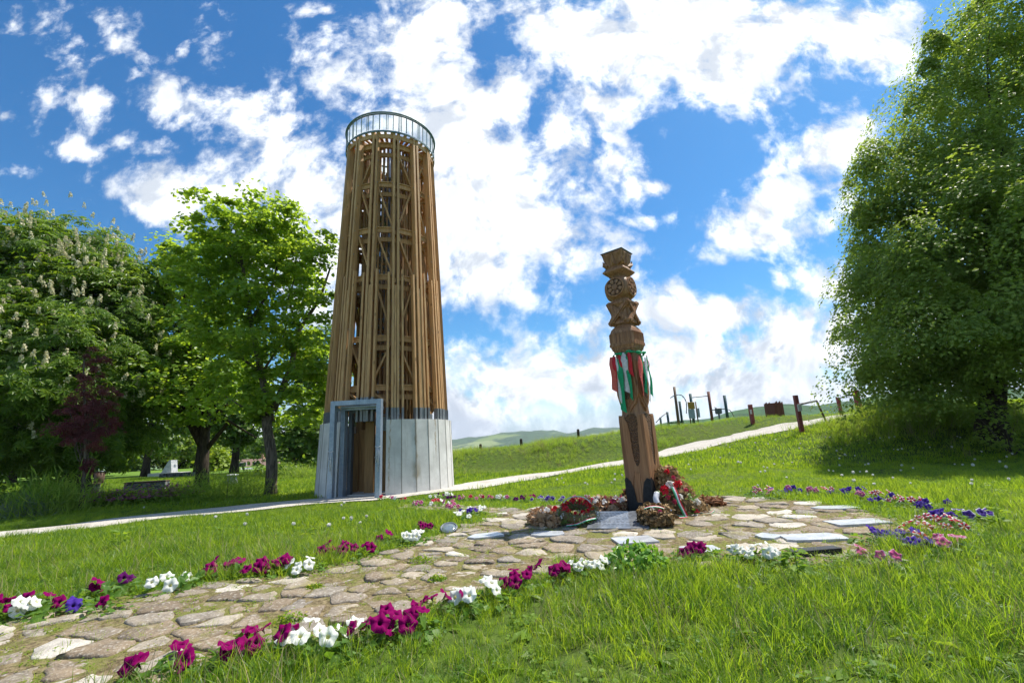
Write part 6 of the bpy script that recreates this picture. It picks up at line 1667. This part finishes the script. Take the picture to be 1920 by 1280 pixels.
# ------------------------------------------------------------------ grass (uncountable): instanced tufts on real ground
def tuft(name, n, hmin, hmax, w, spread, lean, mat, seg=3, stalk=0):
    V = []; F = []; r = []
    for k in range(n):
        a = random.uniform(0, 6.283); b = spread * math.sqrt(random.random()); base = np.array([b * math.cos(a), b * math.sin(a), -.01])
        th = a + random.uniform(-1.4, 1.4); d = np.array([math.cos(th), math.sin(th), 0]); s = np.array([-d[1], d[0], 0]); s = s * math.cos(1) + d * math.sin(random.uniform(-.5, .5))
        h = random.uniform(hmin, hmax); ln = random.uniform(.3, 1.0) * lean; rr = random.random(); o = len(V); ww = w * random.uniform(.7, 1.2)
        for i in range(seg + 1):
            q = i / seg; c = base + d * (ln * h * q ** 1.8) + np.array([0, 0, h * (q - .32 * ln * q ** 2.4)]); wi = ww * (1 - q ** 1.6) * .5 + .0004
            V += [c - s * wi, c + s * wi]; r += [rr, rr]
        for i in range(seg): F.append((o + 2 * i, o + 2 * i + 1, o + 2 * i + 3, o + 2 * i + 2))
    me = np_mesh(name, np.array(V), np.array(F), mat, r, smooth=True)
    return D.objects.new(name, me)
def leafy(name, n, size, R, h, mat, tm):
    d = sphere_dirs(n); d[:, 2] = np.abs(d[:, 2]); P = d * rng.random((n, 1)) ** .5 * np.array([R, R, h])
    return D.objects.new(name, leaf_mesh(name, P, d * .5 + [0, 0, .9] + rng.normal(0, .3, (n, 3)), size * rng.uniform(.7, 1.3, n), tm, mat, dirs=d))
def collection(name, objs):
    c = D.collections.new(name)
    for o in objs: c.objects.link(o)
    return c
def scatter(name, P, scl, coll, lean=.12):
    me = D.meshes.new(name); n = len(P); me.vertices.add(n); me.vertices.foreach_set('co', np.ascontiguousarray(P, np.float32).ravel())
    a = me.attributes.new('scl', 'FLOAT_VECTOR', 'POINT'); hs = scl * rng.uniform(.75, 1.3, n); a.data.foreach_set('vector', np.stack([scl, scl, hs], -1).astype(np.float32).ravel())
    a = me.attributes.new('rot', 'FLOAT_VECTOR', 'POINT'); a.data.foreach_set('vector', np.stack([rng.normal(0, lean, n), rng.normal(0, lean, n), rng.uniform(0, 6.283, n)], -1).astype(np.float32).ravel())
    a = me.attributes.new('pick', 'INT', 'POINT'); a.data.foreach_set('value', rng.integers(0, len(coll.objects), n).astype(np.int32))
    me.update(); o = link(name, me)
    g = D.node_groups.new(name + '_scatter', 'GeometryNodeTree'); g.is_modifier = True
    g.interface.new_socket('Geometry', in_out='INPUT', socket_type='NodeSocketGeometry'); g.interface.new_socket('Geometry', in_out='OUTPUT', socket_type='NodeSocketGeometry')
    gi = g.nodes.new('NodeGroupInput'); go = g.nodes.new('NodeGroupOutput')
    ci = g.nodes.new('GeometryNodeCollectionInfo'); ci.inputs['Collection'].default_value = coll; ci.inputs['Separate Children'].default_value = True; ci.inputs['Reset Children'].default_value = True
    ip = g.nodes.new('GeometryNodeInstanceOnPoints'); ip.inputs['Pick Instance'].default_value = True
    def na(nm, dt):
        x = g.nodes.new('GeometryNodeInputNamedAttribute'); x.data_type = dt; x.inputs['Name'].default_value = nm; return x.outputs['Attribute']
    er = g.nodes.new('FunctionNodeEulerToRotation')
    g.links.new(gi.outputs[0], ip.inputs['Points']); g.links.new(ci.outputs[0], ip.inputs['Instance'])
    g.links.new(na('pick', 'INT'), ip.inputs['Instance Index']); g.links.new(na('scl', 'FLOAT_VECTOR'), ip.inputs['Scale'])
    g.links.new(na('rot', 'FLOAT_VECTOR'), er.inputs[0]); g.links.new(er.outputs[0], ip.inputs['Rotation'])
    g.links.new(ip.outputs[0], go.inputs[0])
    m = o.modifiers.new('scatter', 'NODES'); m.node_group = g
    tag(o, kind='stuff'); return o
def grass():
    def spots(n, y0, y1, pad, tight=1.17):
        y = np.sqrt(rng.uniform(y0 ** 2, y1 ** 2, n)); x = rng.uniform(-1, 1, n) * (tight * y + pad); return x, y
    def lawn_ok(x, y, margin=.0):
        ok = ~paved(x, y)
        ok &= path_dist(x, y) > margin
        ok &= np.hypot(x - TC[0], y - TC[1]) > 2.12
        return ok
    NEAR_N = 22000
    near = collection('tuft_near', [tuft('tuft', 15, .06, .16, .009, .06, .9, M['deep_grass']) for _ in range(4)] + [tuft('tuft', 15, .07, .17, .0075, .05, .8, M['grass']) for _ in range(7)] + [tuft('tuft', 11, .12, .25, .008, .05, 1.0, M['grass']), tuft('tuft_dry', 5, .12, .28, .005, .05, .7, M['straw']), tuft('tuft_dry', 8, .05, .13, .006, .06, 1.1, M['straw'])] )
    mid = collection('tuft_mid', [tuft('tuft', 16, .06, .14, .013, .11, .8, M['deep_grass'], 2) for _ in range(2)] + [tuft('tuft', 16, .07, .15, .012, .11, .75, M['grass'], 2) for _ in range(6)] + [tuft('tuft', 12, .10, .20, .012, .10, .9, M['grass'], 2)])
    far = collection('tuft_far', [tuft('tuft', 16, .06, .13, .028, .26, .7, M['deep_grass'], 2)] + [tuft('tuft', 16, .06, .13, .028, .26, .7, M['grass'], 2) for _ in range(5)])
    lng = collection('tuft_long', [tuft('tuft', 20, .22, .50, .018, .16, .9, M['bank_grass'], 3) for _ in range(6)] + [tuft('tuft', 14, .3, .65, .014, .16, .6, M['straw'], 2), tuft('tuft', 16, .25, .55, .022, .2, .9, M['grass'], 3)])
    weeds = collection('weed_set', [leafy('clover', 26, .022, .09, .05, M['weed'], BROAD), leafy('plantain', 9, .12, .03, .06, M['weed'], tmpl_oval(.2, .05)), leafy('clover', 22, .026, .10, .06, M['petleaf'], BROAD)])
    def height(x, y): return 1 + .35 * np.sin(x * 2.1 + y * .7) * np.sin(y * 1.7 - x) + .25 * np.sin(x * 5.3) * np.sin(y * 4.7 + x)
    x, y = spots(NEAR_N, 1.2, 6.2, 1.6); k = lawn_ok(x, y); x, y = x[k], y[k]
    scatter('lawn_grass', np.stack([x, y, terrain(x, y)], -1), (height(x, y) * rng.uniform(.65, 1.05, len(x))).clip(.45, 1.35), near, .18)
    x, y = spots(36000, 5.8, 13.5, 1.5); k = lawn_ok(x, y, .08); x, y = x[k], y[k]
    scatter('lawn_grass', np.stack([x, y, terrain(x, y)], -1), (height(x, y) * rng.uniform(.6, 1.05, len(x))).clip(.4, 1.2) * (1 - .4 * sst(y, 7, 11)), mid, .15)
    x, y = spots(52000, 13, 36, 2.0); foot = np.interp(x, FX, FY); k = lawn_ok(x, y) & ~((y > foot + .1) & (x > -7)); x, y = x[k], y[k]
    scatter('lawn_grass', np.stack([x, y, terrain(x, y)], -1), rng.uniform(.7, 1.2, len(x)), far, .12)
    x, y = spots(26000, 18.5, 30, 2.0); foot = np.interp(x, FX, FY); k = lawn_ok(x, y, .15) & (y > foot - .1) & (x > -7) & (y < foot + 7); x, y = x[k], y[k]
    sc = (.55 + .45 * (np.sin(x * .9 + y) * np.sin(y * 1.1 - x * .4))).clip(.3, 1) * rng.uniform(.6, 1.0, len(x)) * np.where(x > 9.5, .55, 1)
    scatter('bank_grass', np.stack([x, y, terrain(x, y)], -1), sc, lng, .25)
    # tall grass on the mound under the linden
    n = 1500; x = rng.normal(14.3, 1.5, n); y = rng.normal(16.8, .9, n); k = lawn_ok(x, y, .1); x, y = x[k], y[k]
    scatter('mound_grass', np.stack([x, y, terrain(x, y)], -1), rng.uniform(.6, 1.1, len(x)), lng, .2)
    # broad-leaved weeds through the lawn
    x, y = spots(3200, 1.5, 9, 1.0); k = lawn_ok(x, y); x, y = x[k], y[k]
    scatter('lawn_weeds', np.stack([x, y, terrain(x, y)], -1), rng.uniform(.6, 1.2, len(x)), weeds, .1)
    # growth between the stones and along their edges
    moss = collection('moss_set', [leafy('moss', 40, .013, .06, .022, M['moss'], OVAL), leafy('moss', 34, .016, .05, .03, M['weed'], OVAL), leafy('moss', 30, .015, .07, .02, M['moss'], OVAL), tuft('tuft', 8, .04, .10, .005, .03, .8, M['grass'], 2)])
    X = rng.uniform(-7, 5.2, 42000); Yv = rng.uniform(.6, 11, 42000); k = paved(X, Yv); X, Yv = X[k], Yv[k]
    dens = np.sin(X * 1.9 + 1) * np.sin(Yv * 2.3) * .5 + .5; k = rng.random(len(X)) < (.26 + .74 * dens ** 1.6) * np.where(np.hypot(X - CIRC[0], Yv - CIRC[1]) < 2.2, .42, 1); X, Yv = X[k], Yv[k]
    scatter('joint_moss', np.stack([X, Yv, terrain(X, Yv) + .006], -1), rng.uniform(.5, 1.1, len(X)), moss, .1)
    # weedy fringe round the paving
    E = []
    for poly in (circle, walk, stub):
        P = np.array(poly)
        for i in range(len(P)):
            a, b = P[i], P[(i + 1) % len(P)]; L = np.linalg.norm(b - a); n = int(L * 60); s = rng.random((n, 1)); E.append(a + (b - a) * s + rng.normal(0, .12, (n, 2)))
    E = np.concatenate(E); ins = np.zeros(len(E))
    for dx, dy in ((.2, 0), (-.2, 0), (0, .2), (0, -.2)): ins += paved(E[:, 0] + dx, E[:, 1] + dy)
    E = E[ins < 4]
    fringe = collection('fringe_set', [leafy('weed', 30, .03, .09, .07, M['petleaf'], tmpl_oval(.3, .06)), leafy('weed', 26, .026, .08, .06, M['weed'], OVAL), tuft('tuft', 12, .06, .18, .007, .05, .9, M['grass']), leafy('moss', 40, .014, .08, .03, M['moss'], OVAL)])
    scatter('edge_weeds', np.stack([E[:, 0], E[:, 1], terrain(E[:, 0], E[:, 1])], -1), rng.uniform(.5, 1.1, len(E)), fringe, .15)
grass()
#__NEXT__

# ------------------------------------------------------------------ air between here and the far hills
def haze():
    me = D.meshes.new('haze'); bmn = bmesh.new(); bmesh.ops.create_cube(bmn, size=1.0)
    for v in bmn.verts: v.co = Vector((v.co.x * 9600, v.co.y * 9600, 0 if 0 else (v.co.z + .5) * 280 - 66))
    bmn.to_mesh(me); bmn.free()
    m = D.materials.new('summer_haze'); m.use_nodes = True; t = NT(m.node_tree); t.n.clear()
    v = t.node('ShaderNodeVolumePrincipled', {'Color': (0.80, 0.88, 1.0), 'Density': 0.00013, 'Anisotropy': 0.1})
    t.node('ShaderNodeOutputMaterial', {'Volume': v.outputs[0]})
    me.materials.append(m); tag(link('haze', me), kind='stuff')
haze()
scene.cycles.volume_bounces = 0
